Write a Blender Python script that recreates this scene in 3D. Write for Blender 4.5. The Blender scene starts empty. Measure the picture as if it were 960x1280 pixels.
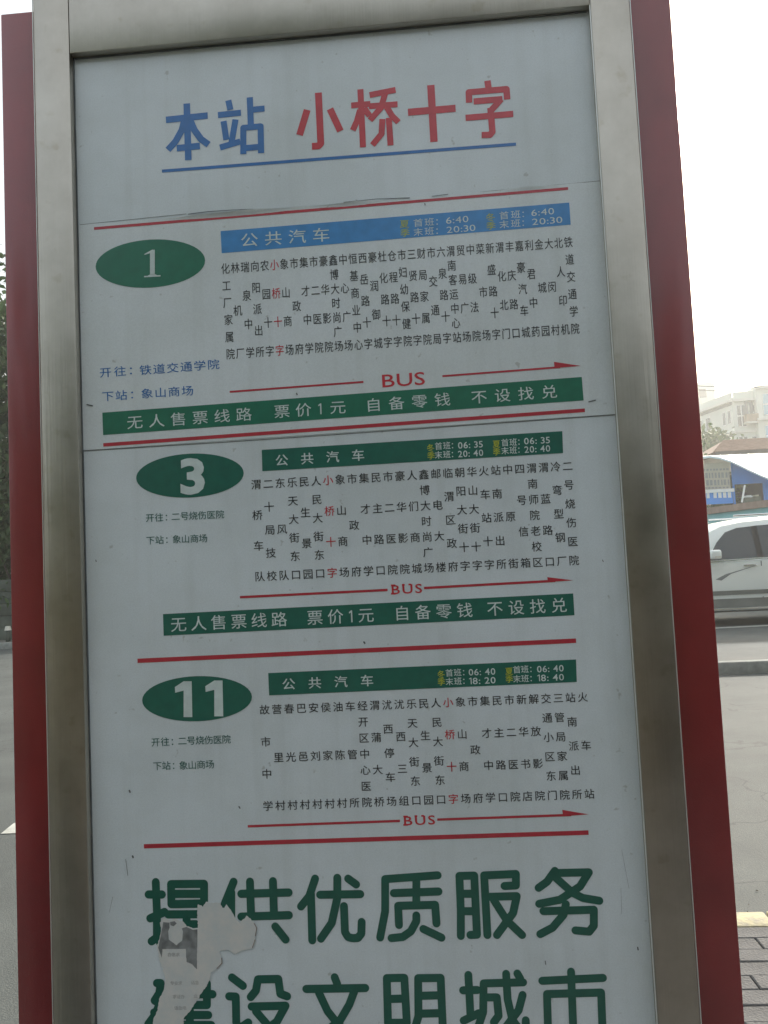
import bpy, bmesh, math, random
from mathutils import Vector, Matrix
random.seed(7)
S = bpy.context.scene
HAZE = 0.0023
COL = S.collection
# ------------------------------------------------------------------ camera
F = 1050.0                                   # focal length in pixels of a 960 x 1280 frame
CAM = Vector((0.0, -1.23, 1.20))
RM = ((0.99624554, -0.0472105, -0.07256722),
      (0.05181805, 0.99666867, 0.06297985),
      (0.06935217, -0.06650369, 0.99537306))   # rows: camera right, up, back in (right, up, back)
AX = [Vector((r[0], -r[2], r[1])) for r in RM]
cd = bpy.data.cameras.new('camera'); cam = bpy.data.objects.new('camera', cd); COL.objects.link(cam)
M = Matrix.Identity(4)
for i in range(3):
    for j in range(3): M[j][i] = AX[i][j]
M.translation = CAM
cam.matrix_world = M
cd.sensor_fit = 'HORIZONTAL'; cd.sensor_width = 36.0; cd.lens = F / 960 * 36.0
cd.clip_start = 0.02; cd.clip_end = 3000
S.camera = cam
# ------------------------------------------------------------------ sky, sun, exposure
SUN_AZ, SUN_EL = math.radians(34), math.radians(27)      # to the right of straight ahead (+Y), behind the sign
w = bpy.data.worlds.new('World'); S.world = w; w.use_nodes = True
nt = w.node_tree; nt.nodes.clear()
sky = nt.nodes.new('ShaderNodeTexSky'); sky.sky_type = 'NISHITA'; sky.sun_disc = False
sky.sun_elevation = SUN_EL; sky.sun_rotation = SUN_AZ
sky.air_density = 1.2; sky.dust_density = 9.0; sky.ozone_density = 1.0; sky.altitude = 300
bg = nt.nodes.new('ShaderNodeBackground'); bg.inputs[1].default_value = 0.15
wo = nt.nodes.new('ShaderNodeOutputWorld')
# thin bright cloud veil over the whole sky, a little uneven
wtc = nt.nodes.new('ShaderNodeTexCoord'); wn = nt.nodes.new('ShaderNodeTexNoise'); wn.inputs['Scale'].default_value = 2.2; wn.inputs['Detail'].default_value = 5
nt.links.new(wtc.outputs['Generated'], wn.inputs['Vector'])
wr = nt.nodes.new('ShaderNodeValToRGB'); wr.color_ramp.elements[0].position = .3; wr.color_ramp.elements[1].position = .7
wr.color_ramp.elements[0].color = (2.3, 2.4, 2.35, 1); wr.color_ramp.elements[1].color = (3.4, 3.45, 3.3, 1)
nt.links.new(wn.outputs['Fac'], wr.inputs['Fac'])
wm = nt.nodes.new('ShaderNodeMixRGB'); wm.inputs[0].default_value = .6
nt.links.new(sky.outputs[0], wm.inputs[1]); nt.links.new(wr.outputs[0], wm.inputs[2]); nt.links.new(wm.outputs[0], bg.inputs[0]); nt.links.new(bg.outputs[0], wo.inputs[0])
sl = bpy.data.lights.new('sun', 'SUN'); sl.energy = 2.0; sl.angle = math.radians(0.6); sl.color = (1, .965, .90)
so = bpy.data.objects.new('sun', sl); COL.objects.link(so)
sd = Vector((math.sin(SUN_AZ) * math.cos(SUN_EL), math.cos(SUN_AZ) * math.cos(SUN_EL), math.sin(SUN_EL)))
so.rotation_euler = sd.to_track_quat('Z', 'Y').to_euler(); so.location = (5, 10, 12)
S.view_settings.view_transform = 'Standard'; S.view_settings.look = 'None'
S.view_settings.exposure = 1.34; S.view_settings.gamma = 1
# ------------------------------------------------------------------ helpers
def ray(px, py):
    x = (px - 480) / F; y = -(py - 640) / F
    return AX[0] * x + AX[1] * y - AX[2]
def at(px, py, Y):
    d = ray(px, py); return CAM + d * ((Y - CAM.y) / d.y)
def ground(px, py, z=0.0):
    d = ray(px, py); return CAM + d * ((z - CAM.z) / d.z)
def P(px, py):                       # a point of the board, in board coordinates (x, z)
    v = at(px, py, 0.0); return Vector((v.x, v.z))
def tag(o, label=None, cat=None, group=None, kind=None):
    if label: o['label'] = label
    if cat: o['category'] = cat
    if group: o['group'] = group
    if kind: o['kind'] = kind
    return o
def empty(name, loc, label=None, cat=None, group=None, kind=None):
    o = bpy.data.objects.new(name, None); COL.objects.link(o); o.location = loc
    o.empty_display_size = .1
    bpy.context.view_layer.update() if False else None
    return tag(o, label, cat, group, kind)
def wloc(o):
    v = Vector((0, 0, 0))
    while o is not None:
        v += o.location; o = o.parent
    return v
def link(name, me, mat=None, parent=None):
    """mesh in world coordinates -> object, local to its parent"""
    o = bpy.data.objects.new(name, me); COL.objects.link(o)
    if mat is not None and len(me.materials) == 0: me.materials.append(mat)
    if parent is not None:
        o.parent = parent; me.transform(Matrix.Translation(-wloc(parent)))
    return o
def pyd(name, vs, fs, mat=None, parent=None, smooth=False):
    me = bpy.data.meshes.new(name); me.from_pydata([tuple(v) for v in vs], [], fs); me.update()
    if smooth:
        for p in me.polygons: p.use_smooth = True
    return link(name, me, mat, parent)
class MB:
    def __init__(s): s.v = []; s.f = []
    def box(s, x0, x1, y0, y1, z0, z1, rot=0, piv=None):
        b = len(s.v)
        vs = [Vector(p) for p in ((x0,y0,z0),(x1,y0,z0),(x1,y1,z0),(x0,y1,z0),(x0,y0,z1),(x1,y0,z1),(x1,y1,z1),(x0,y1,z1))]
        s.v += vs
        s.f += [tuple(b+i for i in q) for q in ((0,3,2,1),(4,5,6,7),(0,1,5,4),(1,2,6,5),(2,3,7,6),(3,0,4,7))]; return s
    def poly(s, pts):
        b = len(s.v); s.v += [Vector(p) for p in pts]; s.f.append(tuple(range(b, b+len(pts)))); return s
    def add(s, vs, fs):
        b = len(s.v); s.v += [Vector(p) for p in vs]; s.f += [tuple(b+i for i in q) for q in fs]; return s
    def tube(s, a, b_, r, n=6, r2=None):
        a = Vector(a); b_ = Vector(b_); r2 = r if r2 is None else r2
        d = (b_-a).normalized(); u = d.orthogonal().normalized(); v = d.cross(u); k = len(s.v)
        for c, rr in ((a, r), (b_, r2)):
            for i in range(n):
                t = 2*math.pi*i/n; s.v.append(c + (u*math.cos(t)+v*math.sin(t))*rr)
        for i in range(n):
            j = (i+1) % n; s.f.append((k+i, k+j, k+n+j, k+n+i))
        s.f.append(tuple(k+i for i in reversed(range(n)))); s.f.append(tuple(k+n+i for i in range(n))); return s
    def build(s, name, mat=None, parent=None, smooth=False, bevel=0, seg=2):
        me = bpy.data.meshes.new(name); me.from_pydata([tuple(v) for v in s.v], [], s.f); me.update()
        if bevel:
            bm = bmesh.new(); bm.from_mesh(me)
            bmesh.ops.recalc_face_normals(bm, faces=bm.faces)
            bmesh.ops.bevel(bm, geom=list(bm.edges), offset=bevel, segments=seg, affect='EDGES', profile=.5)
            bm.to_mesh(me); bm.free()
        if smooth or bevel:
            for p in me.polygons: p.use_smooth = True
        if bevel:
            try: me.set_sharp_from_angle(angle=math.radians(40))
            except Exception: pass
        return link(name, me, mat, parent)
# ------------------------------------------------------------------ materials
class NT:
    def __init__(s, name):
        s.m = bpy.data.materials.new(name); s.m.use_nodes = True; s.t = s.m.node_tree
        s.b = s.t.nodes['Principled BSDF']
    def n(s, typ, **kw):
        o = s.t.nodes.new(typ)
        for k, v in kw.items():
            if k.startswith('i_'): o.inputs[k[2:].replace('_', ' ')].default_value = v
            else: setattr(o, k, v)
        return o
    def l(s, a, b): s.t.links.new(a, b)
def mat(name, col, rough=.6, metal=0, var=.12, scale=8, bump=0, bscale=60, coat=0, col2=None, stretch=(1,1,1), spec=.5, detail=4, coat_rough=.15):
    k = NT(name); b = k.b
    b.inputs['Roughness'].default_value = rough; b.inputs['Metallic'].default_value = metal
    b.inputs['Coat Weight'].default_value = coat; b.inputs['Coat Roughness'].default_value = coat_rough
    b.inputs['Specular IOR Level'].default_value = spec
    tc = k.n('ShaderNodeTexCoord'); mp = k.n('ShaderNodeMapping'); mp.inputs['Scale'].default_value = stretch
    k.l(tc.outputs['Object'], mp.inputs['Vector'])
    no = k.n('ShaderNodeTexNoise'); no.inputs['Scale'].default_value = scale; no.inputs['Detail'].default_value = detail
    k.l(mp.outputs[0], no.inputs['Vector'])
    rp = k.n('ShaderNodeValToRGB'); rp.color_ramp.elements[0].position = .3; rp.color_ramp.elements[1].position = .7
    c2 = col2 if col2 else tuple(min(1, c*(1+var)) for c in col)
    c1 = col if col2 else tuple(c*(1-var) for c in col)
    rp.color_ramp.elements[0].color = (*c1, 1); rp.color_ramp.elements[1].color = (*c2, 1)
    k.l(no.outputs['Fac'], rp.inputs['Fac']); k.l(rp.outputs[0], b.inputs['Base Color'])
    if bump:
        n2 = k.n('ShaderNodeTexNoise'); n2.inputs['Scale'].default_value = bscale; n2.inputs['Detail'].default_value = 5
        k.l(mp.outputs[0], n2.inputs['Vector'])
        bp = k.n('ShaderNodeBump'); bp.inputs['Strength'].default_value = bump; bp.inputs['Distance'].default_value = .01
        k.l(n2.outputs['Fac'], bp.inputs['Height']); k.l(bp.outputs[0], b.inputs['Normal'])
    return k.m
def steel_mat():
    k = NT('stainless_steel'); b = k.b
    b.inputs['Metallic'].default_value = 1
    tc = k.n('ShaderNodeTexCoord')
    mp = k.n('ShaderNodeMapping'); mp.inputs['Scale'].default_value = (260, 260, 5)
    k.l(tc.outputs['Object'], mp.inputs[0])
    n1 = k.n('ShaderNodeTexNoise', i_Scale=1.0, i_Detail=4.0); k.l(mp.outputs[0], n1.inputs['Vector'])
    n2 = k.n('ShaderNodeTexNoise', i_Scale=11.0, i_Detail=6.0, i_Roughness=.65); k.l(tc.outputs['Object'], n2.inputs['Vector'])
    r2 = k.n('ShaderNodeValToRGB'); r2.color_ramp.elements[0].position = .35; r2.color_ramp.elements[1].position = .68
    r2.color_ramp.elements[0].color = (.43, .40, .345, 1); r2.color_ramp.elements[1].color = (.53, .50, .44, 1)
    k.l(n2.outputs['Fac'], r2.inputs['Fac'])
    # pale droplet-like wear
    n3 = k.n('ShaderNodeTexNoise', i_Scale=34.0, i_Detail=3.0); k.l(tc.outputs['Object'], n3.inputs['Vector'])
    r3 = k.n('ShaderNodeValToRGB'); r3.color_ramp.elements[0].position = .62; r3.color_ramp.elements[1].position = .72
    k.l(n3.outputs['Fac'], r3.inputs['Fac'])
    mx = k.n('ShaderNodeMixRGB', blend_type='MULTIPLY'); mx.inputs[2].default_value = (.90, .88, .84, 1)
    k.l(r3.outputs[0], mx.inputs[0]); k.l(r2.outputs[0], mx.inputs[1]); k.l(mx.outputs[0], b.inputs['Base Color'])
    mr = k.n('ShaderNodeMapRange'); mr.inputs['To Min'].default_value = .27; mr.inputs['To Max'].default_value = .45
    k.l(n2.outputs['Fac'], mr.inputs[0]); k.l(mr.outputs[0], b.inputs['Roughness'])
    bp = k.n('ShaderNodeBump', i_Strength=.22, i_Distance=.002); k.l(n1.outputs['Fac'], bp.inputs['Height']); k.l(bp.outputs[0], b.inputs['Normal'])
    return k.m
def board_mat(name, col, dirt):
    k = NT(name); b = k.b
    b.inputs['Roughness'].default_value = .42; b.inputs['Coat Weight'].default_value = 1.0; b.inputs['Coat Roughness'].default_value = .2; b.inputs['Coat IOR'].default_value = 1.55
    tc = k.n('ShaderNodeTexCoord')
    n1 = k.n('ShaderNodeTexNoise', i_Scale=5.0, i_Detail=7.0, i_Roughness=.62); k.l(tc.outputs['Object'], n1.inputs['Vector'])
    r1 = k.n('ShaderNodeValToRGB'); r1.color_ramp.elements[0].position = .36; r1.color_ramp.elements[1].position = .62
    r1.color_ramp.elements[0].color = (*[c*d for c, d in zip(col, dirt)], 1); r1.color_ramp.elements[1].color = (*col, 1)
    k.l(n1.outputs['Fac'], r1.inputs['Fac'])
    # vertical rain streaks
    mp = k.n('ShaderNodeMapping'); mp.inputs['Scale'].default_value = (45, 45, 2.2); k.l(tc.outputs['Object'], mp.inputs[0])
    n2 = k.n('ShaderNodeTexNoise', i_Scale=1.0, i_Detail=5.0); k.l(mp.outputs[0], n2.inputs['Vector'])
    r2 = k.n('ShaderNodeValToRGB'); r2.color_ramp.elements[0].position = .25; r2.color_ramp.elements[1].position = .5
    r2.color_ramp.elements[0].color = (.93, .93, .92, 1); r2.color_ramp.elements[1].color = (1, 1, 1, 1)
    k.l(n2.outputs['Fac'], r2.inputs['Fac'])
    m1 = k.n('ShaderNodeMixRGB', blend_type='MULTIPLY'); m1.inputs[0].default_value = 1
    k.l(r1.outputs[0], m1.inputs[1]); k.l(r2.outputs[0], m1.inputs[2])
    # paper grain and specks of grime
    n3 = k.n('ShaderNodeTexNoise', i_Scale=420.0, i_Detail=2.0); k.l(tc.outputs['Object'], n3.inputs['Vector'])
    r3 = k.n('ShaderNodeValToRGB'); r3.color_ramp.elements[0].position = .3; r3.color_ramp.elements[1].position = .7
    r3.color_ramp.elements[0].color = (.93, .93, .93, 1); r3.color_ramp.elements[1].color = (1, 1, 1, 1)
    k.l(n3.outputs['Fac'], r3.inputs['Fac'])
    m2 = k.n('ShaderNodeMixRGB', blend_type='MULTIPLY'); m2.inputs[0].default_value = 1
    k.l(m1.outputs[0], m2.inputs[1]); k.l(r3.outputs[0], m2.inputs[2])
    n4 = k.n('ShaderNodeTexNoise', i_Scale=70.0, i_Detail=2.0); k.l(tc.outputs['Object'], n4.inputs['Vector'])
    r4 = k.n('ShaderNodeValToRGB'); r4.color_ramp.elements[0].position = .72; r4.color_ramp.elements[1].position = .78
    r4.color_ramp.elements[0].color = (1, 1, 1, 1); r4.color_ramp.elements[1].color = (.74, .73, .70, 1)
    k.l(n4.outputs['Fac'], r4.inputs['Fac'])
    m3 = k.n('ShaderNodeMixRGB', blend_type='MULTIPLY'); m3.inputs[0].default_value = 1
    k.l(m2.outputs[0], m3.inputs[1]); k.l(r4.outputs[0], m3.inputs[2]); k.l(m3.outputs[0], b.inputs['Base Color'])
    bp = k.n('ShaderNodeBump', i_Strength=.08, i_Distance=.004); k.l(n1.outputs['Fac'], bp.inputs['Height']); k.l(bp.outputs[0], b.inputs['Normal'])
    return k.m
MT = {}
MT['steel'] = steel_mat()
MT['board'] = board_mat('white_board_print', (.77, .84, .875), (.88, .88, .86))
MT['sheet'] = board_mat('white_poster_paper', (.79, .85, .875), (.91, .91, .89))
MT['red_paint'] = mat('red_powder_coat', (.26, .020, .023), .38, var=.16, scale=9, bump=.12, bscale=500, coat=1.0, coat_rough=.18)
INK = dict(rough=.45, var=.10, scale=60, coat=1.0, coat_rough=.2)
MT['blue'] = mat('blue_ink', (.018, .16, .47), **INK)
MT['bar_blue'] = mat('blue_bar_ink', (.05, .27, .62), **INK)
MT['red'] = mat('red_ink', (.60, .028, .045), **INK)
MT['line_red'] = mat('red_line_ink', (.50, .03, .05), **INK)
MT['green'] = mat('green_ink', (.01, .17, .10), **INK)
MT['dgreen'] = mat('dark_green_ink', (.008, .135, .095), **INK)
MT['sgreen'] = mat('slogan_green_ink', (.004, .105, .07), **INK)
MT['black'] = mat('black_ink', (.035, .04, .045), **INK)
MT['white'] = mat('white_ink', (.66, .76, .74), **INK)
MT['yellow'] = mat('yellow_ink', (.50, .55, .05), **INK)
MT['teal'] = mat('teal_text_ink', (.03, .14, .12), **INK)
# ------------------------------------------------------------------ lettering
_fc = bpy.data.curves.new('lettering_source', 'FONT'); _fo = bpy.data.objects.new('lettering_source', _fc); COL.objects.link(_fo)
_fc.resolution_u = 3
GC = {}
def glyph(ch, bold=0.0):
    k = (ch, bold)
    if k not in GC:
        _fc.body = ch; _fc.offset = bold
        dg = bpy.context.evaluated_depsgraph_get(); dg.update()
        me = bpy.data.meshes.new_from_object(_fo.evaluated_get(dg))
        vs = [(v.co.x, v.co.y) for v in me.vertices]; fs = [tuple(p.vertices) for p in me.polygons]
        bpy.data.meshes.remove(me)
        if ch == '1':
            vs = [(.19, 0), (.28, 0), (.28, .72), (.20, .72), (.19, .60), (.19, .60), (.20, .72), (.05, .62), (.05, .54)]; fs = [(0, 1, 2, 3, 4), (5, 6, 7, 8)]
        xs = [v[0] for v in vs] or [0, .3]; ys = [v[1] for v in vs] or [0, .3]
        GC[k] = (vs, fs, min(xs), max(xs), min(ys), max(ys))
    return GC[k]
LIFT = {'board': -.0004, 'sheet': -.0016}
class Print:
    """flat print lying on the board: board (x, z) coordinates with a tiny lift in Y"""
    def __init__(s, y): s.mb = MB(); s.y = y; s.k = 0
    def ly(s): return s.y
    def put(s, ch, c, ux, uz, bold=0.0, center='em'):
        vs, fs, x0, x1, y0, y1 = glyph(ch)
        cx = .5 if (center == 'em' and ord(ch) > 255) else (x0+x1)/2
        cy = .38
        for k, (ex, ey) in enumerate(((0, 0),) if bold == 0 else ((-bold, 0), (bold, 0), (0, bold*.7), (0, -bold*.7))):
            s.mb.add([(c.x + (x-cx+ex)*ux.x + (y-cy+ey)*uz.x, s.y - k*2e-5, c.y + (x-cx+ex)*ux.y + (y-cy+ey)*uz.y) for x, y in vs], fs)
    def chars(s, txt, p0, p1, w, h, bold=0.0):
        """characters spaced evenly from pixel p0 to p1 (centres of first and last), w x h pixels each"""
        n = len(txt); A = P(*p0); B = P(*p1)
        if n == 1: d = (P(p0[0]+1, p0[1]-.05) - A).normalized()
        else: d = (B-A).normalized()
        q = Vector((-d.y, d.x))
        for i, ch in enumerate(txt):
            t = i/(n-1) if n > 1 else 0
            px = (p0[0]+(p1[0]-p0[0])*t, p0[1]+(p1[1]-p0[1])*t); c = P(*px)
            sx = (P(px[0]+1, px[1])-c).length; sz = (P(px[0], px[1]+1)-c).length
            s.put(ch, c, d*(w*sx/.92), q*(h*sz/.92), bold)
    def fit(s, txt, pl, pr, h, bold=0.0, track=.06):
        """a line of Latin text squeezed between two pixels, h pixels tall"""
        A = P(*pl); B = P(*pr); d = (B-A).normalized(); q = Vector((-d.y, d.x)); L = (B-A).length
        hz = (P(pl[0], pl[1]+h)-A).length
        x = 0; items = []
        for ch in txt:
            if ch == ' ': x += .3; continue
            vs, fs, x0, x1, y0, y1 = glyph(ch, bold)
            items.append((x - x0, vs, fs)); x += (x1-x0) + track
        tot = x - track
        for ox, vs, fs in items:
            s.mb.add([((A + d*((gx+ox)/tot*L) + q*((gy-.36)/.72*hz)).x, s.y, (A + d*((gx+ox)/tot*L) + q*((gy-.36)/.72*hz)).y) for gx, gy in vs], fs)
    def quad(s, *px):
        s.mb.poly([(P(*p).x, s.y, P(*p).y) for p in px]); return s
    def line(s, a, b, th, nseg=1):
        A = P(*a); B = P(*b); d = (B-A).normalized(); q = Vector((-d.y, d.x)) * ((P(a[0], a[1]+th)-A).length/2)
        s.mb.poly([(p.x, s.y, p.y) for p in (A-q, B-q, B+q, A+q)]); return s
    def ellipse(s, c, a, b, slope, n=48):
        C = P(*c)
        pts = []
        for i in range(n):
            t = -2*math.pi*i/n
            x = a*math.cos(t); y = b*math.sin(t) + slope*x
            p = P(c[0]+x, c[1]+y); pts.append((p.x, s.y, p.y))
        s.mb.poly(pts); return s
    def stroke(s, pts, wpx, cap='round'):
        """a brush stroke through board points with round or square ends, in one plane"""
        Q = [P(*p) for p in pts]; r = wpx/2*(P(pts[0][0]+1, pts[0][1])-Q[0]).length
        sub = []
        for i in range(len(Q)-1):
            d = (Q[i+1]-Q[i]); L = d.length
            if L < 1e-6: continue
            d /= L; q = Vector((-d.y, d.x))*r
            s.k += 1; y = s.y - 1.2e-5*(s.k % 24)
            s.mb.poly([(p.x, y, p.y) for p in (Q[i]-q, Q[i+1]-q, Q[i+1]+q, Q[i]+q)])
        ends = range(len(Q)) if cap == 'round' else range(1, len(Q)-1)
        for i in ends:
            s.k += 1; y = s.y - 1.2e-5*(s.k % 24)
            s.mb.poly([(Q[i].x + r*math.cos(t), y, Q[i].y + r*math.sin(t)) for t in [2*math.pi*j/14 for j in range(14)]])
        return s
    def out(s, name, m, parent, label=None):
        o = s.mb.build(name, MT[m], parent)
        # every face looks at the viewer's side (-Y)
        me = o.data; bm = bmesh.new(); bm.from_mesh(me)
        for f in bm.faces:
            f.normal_update()
            if f.normal.y > 0: f.normal_flip()
        bm.to_mesh(me); bm.free()
        if label: o['label'] = label
        return o
# ------------------------------------------------------------------ the bus stop sign
FY = -.015                                    # front of the steel frame, proud of the board
sign = empty('bus_stop_sign', (-.13, .05, 0), 'steel and red bus stop sign with a white board of routes 1, 3, 11', 'sign')
XL0, XL1 = at(43, 10, FY).x, at(90, 320, FY).x
XL0 = -.4905*(1.23+FY)*1.0; XL1 = -.4437*(1.23+FY); XR0 = .2118*(1.23+FY); XR1 = .2590*(1.23+FY)
ZT = at(90, 66, FY).z                         # underside of the top rail at its front
ZTOP = at(45, -3, FY).z + .004
ZB = .30
MB().box(XL0, XL1, FY, .10, .0, ZTOP).build('frame_post', MT['steel'], sign, bevel=.0022)
MB().box(XR0, XR1, FY, .10, .0, ZTOP).build('frame_post', MT['steel'], sign, bevel=.0022)
MB().box(XL1+.0004, XR0-.0004, FY+.0006, .10, ZT, ZTOP-.001).build('frame_rail', MT['steel'], sign, bevel=.0012)
MB().box(XL1+.0004, XR0-.0004, FY+.0006, .10, ZB-.09, ZB).build('frame_rail', MT['steel'], sign, bevel=.0012)
RY = .018
RL = -.5335*(1.23+RY); RR = .3072*(1.23+RY)
ZR = at(24, 15.5, RY).z
MB().box(RL, XL0-.0005, RY, .085, .12, ZR).build('side_panel', MT['red_paint'], sign, bevel=.002)
MB().box(XR1+.0005, RR, RY, .085, .12, ZR+.004).build('side_panel', MT['red_paint'], sign, bevel=.002)
# dark seal in the corner between the steel and the board
MT['seal'] = mat('grimy_seal_and_shade', (.13, .145, .15), .7, var=.3, scale=30)  # also colours the painted shade under the sheet's lifted top edge
board = MB().box(XL1-.001, XR0+.001, 0, .012, ZB-.002, ZT+.003).build('display_board', MT['board'], sign)
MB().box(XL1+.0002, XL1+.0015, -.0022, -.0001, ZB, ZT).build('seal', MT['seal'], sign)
MT['edge'] = mat('painted_edge_highlight', (.80, .82, .78), .42, metal=.6, var=.06, scale=20)  # pale strips that paint the highlight along the post edges
MB().box(XR0-.0016, XR0-.0002, FY-.0004, FY+.0018, ZB, ZT).build('edge_highlight', MT['edge'], sign)
MB().box(XR1+.0001, XR1+.0013, FY-.0004, FY+.0018, .0, ZTOP-.004).build('edge_highlight', MT['edge'], sign)
MB().box(XL0-.0011, XL0-.0001, FY-.0004, FY+.0016, .0, ZTOP-.004).build('edge_highlight', MT['edge'], sign)
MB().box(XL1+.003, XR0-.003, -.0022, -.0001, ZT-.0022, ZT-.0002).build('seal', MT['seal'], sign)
YB = LIFT['board']
def c4(ox, oy, sc): return lambda pts: [(ox + x/sc, oy + y/sc) for x, y in pts]
# heading, drawn stroke by stroke
T = c4(190, 100, 4.0); T2 = c4(420, 100, 4.0)
def glyph_strokes(name, m, strokes, width, cap, parent, y=None):
    pr = Print(YB if y is None else y)
    for st in strokes:
        if isinstance(st, tuple): pr.stroke(st[0], st[1], cap)
        else: pr.stroke(st, width, cap)
    return pr.out(name, m, parent)
W1 = 8.2
glyph_strokes('title_character', 'blue', [
    T([(70,200),(279,178)]), T([(174,118),(182,401)]), T([(165,190),(150,250),(118,308),(80,350)]),
    T([(186,190),(212,250),(245,296),(283,324)]), T([(124,342),(240,330)])], W1, 'square', board)
glyph_strokes('title_character', 'blue', [
    T([(382,102),(392,150)]), T([(330,176),(445,164)]), T([(358,206),(372,300)]), T([(418,198),(398,312)]), T([(340,338),(442,308)]),
    T([(489,87),(495,238)]), T([(495,150),(563,143)]), T([(457,371),(457,240),(543,232),(546,366)]), T([(457,342),(546,334)])], W1*.93, 'square', board)
glyph_strokes('title_character', 'red', [
    T([(832,64),(844,318),(833,330),(800,332)]), T([(776,150),(738,276)]), T([(890,145),(942,256)])], W1*1.04, 'square', board)
glyph_strokes('title_character', 'red', [
    T2([(122,47),(135,337)]), T2([(76,128),(172,120)]), T2([(120,150),(105,205),(84,252)]), T2([(140,140),(168,180)]),
    T2([(168,76),(298,50)]), T2([(165,132),(308,122)]), T2([(245,70),(225,140),(170,202)]), T2([(250,130),(280,180),(312,212)]),
    T2([(232,196),(228,270),(182,326)]), T2([(264,190),(273,328)])], W1*.92, 'square', board)
glyph_strokes('title_character', 'red', [T2([(474,26),(490,310)]), T2([(360,162),(598,142)])], W1*1.12, 'square', board)
glyph_strokes('title_character', 'red', [
    T2([(757,4),(763,45)]), T2([(666,114),(664,62),(852,46),(856,98)]), T2([(688,108),(832,96)]), T2([(826,96),(778,150)]),
    T2([(648,190),(886,170)]), T2([(772,140),(782,260),(770,275),(728,276)])], W1*.98, 'square', board)
Print(YB).line((202.5, 214), (645, 180.3), 3.8).out('title_underline', 'blue', board)
# ---- pasted sheet carrying route 1
def sheet():
    tl, tr, br, bl = P(98.5, 282), P(757, 226.5), P(772, 517.5), P(103.2, 563)
    NX, NZ = 66, 8; vs = []; fs = []
    zl = [0, .004, .010, .020, .05, .3, .6, .85, 1.0]
    for j in range(NZ+1):
        for i in range(NX+1):
            u = i/NX; v = zl[j]
            a = tl.lerp(tr, u); b = bl.lerp(br, u); p = a.lerp(b, v)
            if j == 0:                        # cut edge, not perfectly straight
                p.y += .0007*math.sin(u*23) + .0005*math.sin(u*61)
            e = math.exp(-((u-.30)/.10)**2)*1.0 + math.exp(-((u-.52)/.05)**2)*.7 + math.exp(-((u-.86)/.03)**2)*.35
            lift = .0035*e*max(0, 1-v/.02)**1.5
            vs.append((p.x, -.0009 - lift, p.y))
    for j in range(NZ):
        for i in range(NX):
            a = j*(NX+1)+i; fs.append((a, a+NX+1, a+NX+2, a+1))
    nb = len(vs); vs += [(x, y+.0005, z) for x, y, z in vs]
    fs += [tuple(nb+q for q in reversed(f)) for f in fs]
    ring = list(range(NX+1)) + [j*(NX+1)+NX for j in range(1, NZ+1)] + [NZ*(NX+1)+i for i in range(NX-1, -1, -1)] + [j*(NX+1) for j in range(NZ-1, 0, -1)]
    for a, b in zip(ring, ring[1:]+ring[:1]): fs.append((a, b, nb+b, nb+a))
    return pyd('route_sheet', vs, fs, MT['sheet'], sign)
sh1 = sheet(); sh1['label'] = 'pasted white paper sheet for route 1 with lifting top edge'
YS = -.0012; YS2 = -.0015; YB2 = -.0007
def para(parent, y0, y1, lines): pass
Print(YS).line((118, 286), (710, 236), 3.4).out('red_rule', 'line_red', sh1)
Print(YS).line((129.5, 556.3), (731, 513), 4.4).out('red_rule', 'line_red', sh1)
Print(YS).quad((276, 289.3), (277.3, 316.8), (713.2, 281.2), (711.4, 253.6)).out('heading_bar', 'bar_blue', sh1)
Print(YS).ellipse((188.3, 329.8), 68.4, 30.0, -.055).out('route_badge', 'green', sh1)
def serif_one(pr, cx, y0, y1, slope=-.05):
    h = y1-y0
    def q(*pts): pr.quad(*[(cx+x, y0+y*h+slope*x) for x, y in pts])
    q((-2.6, .02), (-2.6, .92), (3.4, .92), (3.4, -.02))
    q((-9.5, .12), (-9.5, .155), (-2.6, .10), (-2.6, .02)); q((-9.5, .12), (-2.6, .02), (3.4, -.02), (0, -.03))
    q((-10, .95), (-10, 1.0), (10.5, 1.0), (10.5, .95)); q((-5.5, .95), (-2.6, .90), (3.4, .90), (6.5, .95))
pr = Print(YS2); serif_one(pr, 190.5, 313.5, 346.5); pr.out('route_number', 'white', sh1)
pr = Print(YS2); pr.chars('公共汽车', (312, 300.2), (401.5, 294), 21, 17, .004); pr.out('heading_lettering', 'white', sh1)
def times(parent, y, y2, m, seasons, cols, sz, digits, bold=0):
    for (season, sp0, sp1, r1, r2) in seasons:
        pr = Print(y2); pr.chars(season[0], sp0, sp0, *sz, bold); pr.chars(season[1], sp1, sp1, *sz, bold); pr.out('season_lettering', 'yellow', parent)
        for (pre, a, b, colon, t, tl, tr) in (r1, r2):
            pr = Print(y2); pr.chars(pre, a, b, *sz, bold); pr.chars('：', colon, colon, *sz, bold); pr.fit(t, tl, tr, digits, bold, track=.10); pr.out('timetable_lettering', 'white', parent)
times(sh1, YS, YS2, '', [
    ('夏季', (505.6, 280.3), (506.3, 291.4), ('首班', (522.8, 278.9), (536.7, 277.8), (549.5, 277.2), '6:40', (557.5, 276.2), (585.4, 273.8)), ('末班', (522.8, 290.4), (536.7, 289.2), (549.5, 288.6), '20:30', (558.3, 287.8), (594.2, 284.8))),
    ('冬季', (613, 272), (613.6, 282.6), ('首班', (630, 269.8), (644.5, 268.4), (657, 267.6), '6:40', (664, 266.6), (692.4, 264)), ('末班', (630, 280.9), (644.5, 279.5), (657, 278.7), '20:30', (665, 277.8), (702.7, 274.8)))],
    None, (11.5, 9.8), 8.2)
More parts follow.
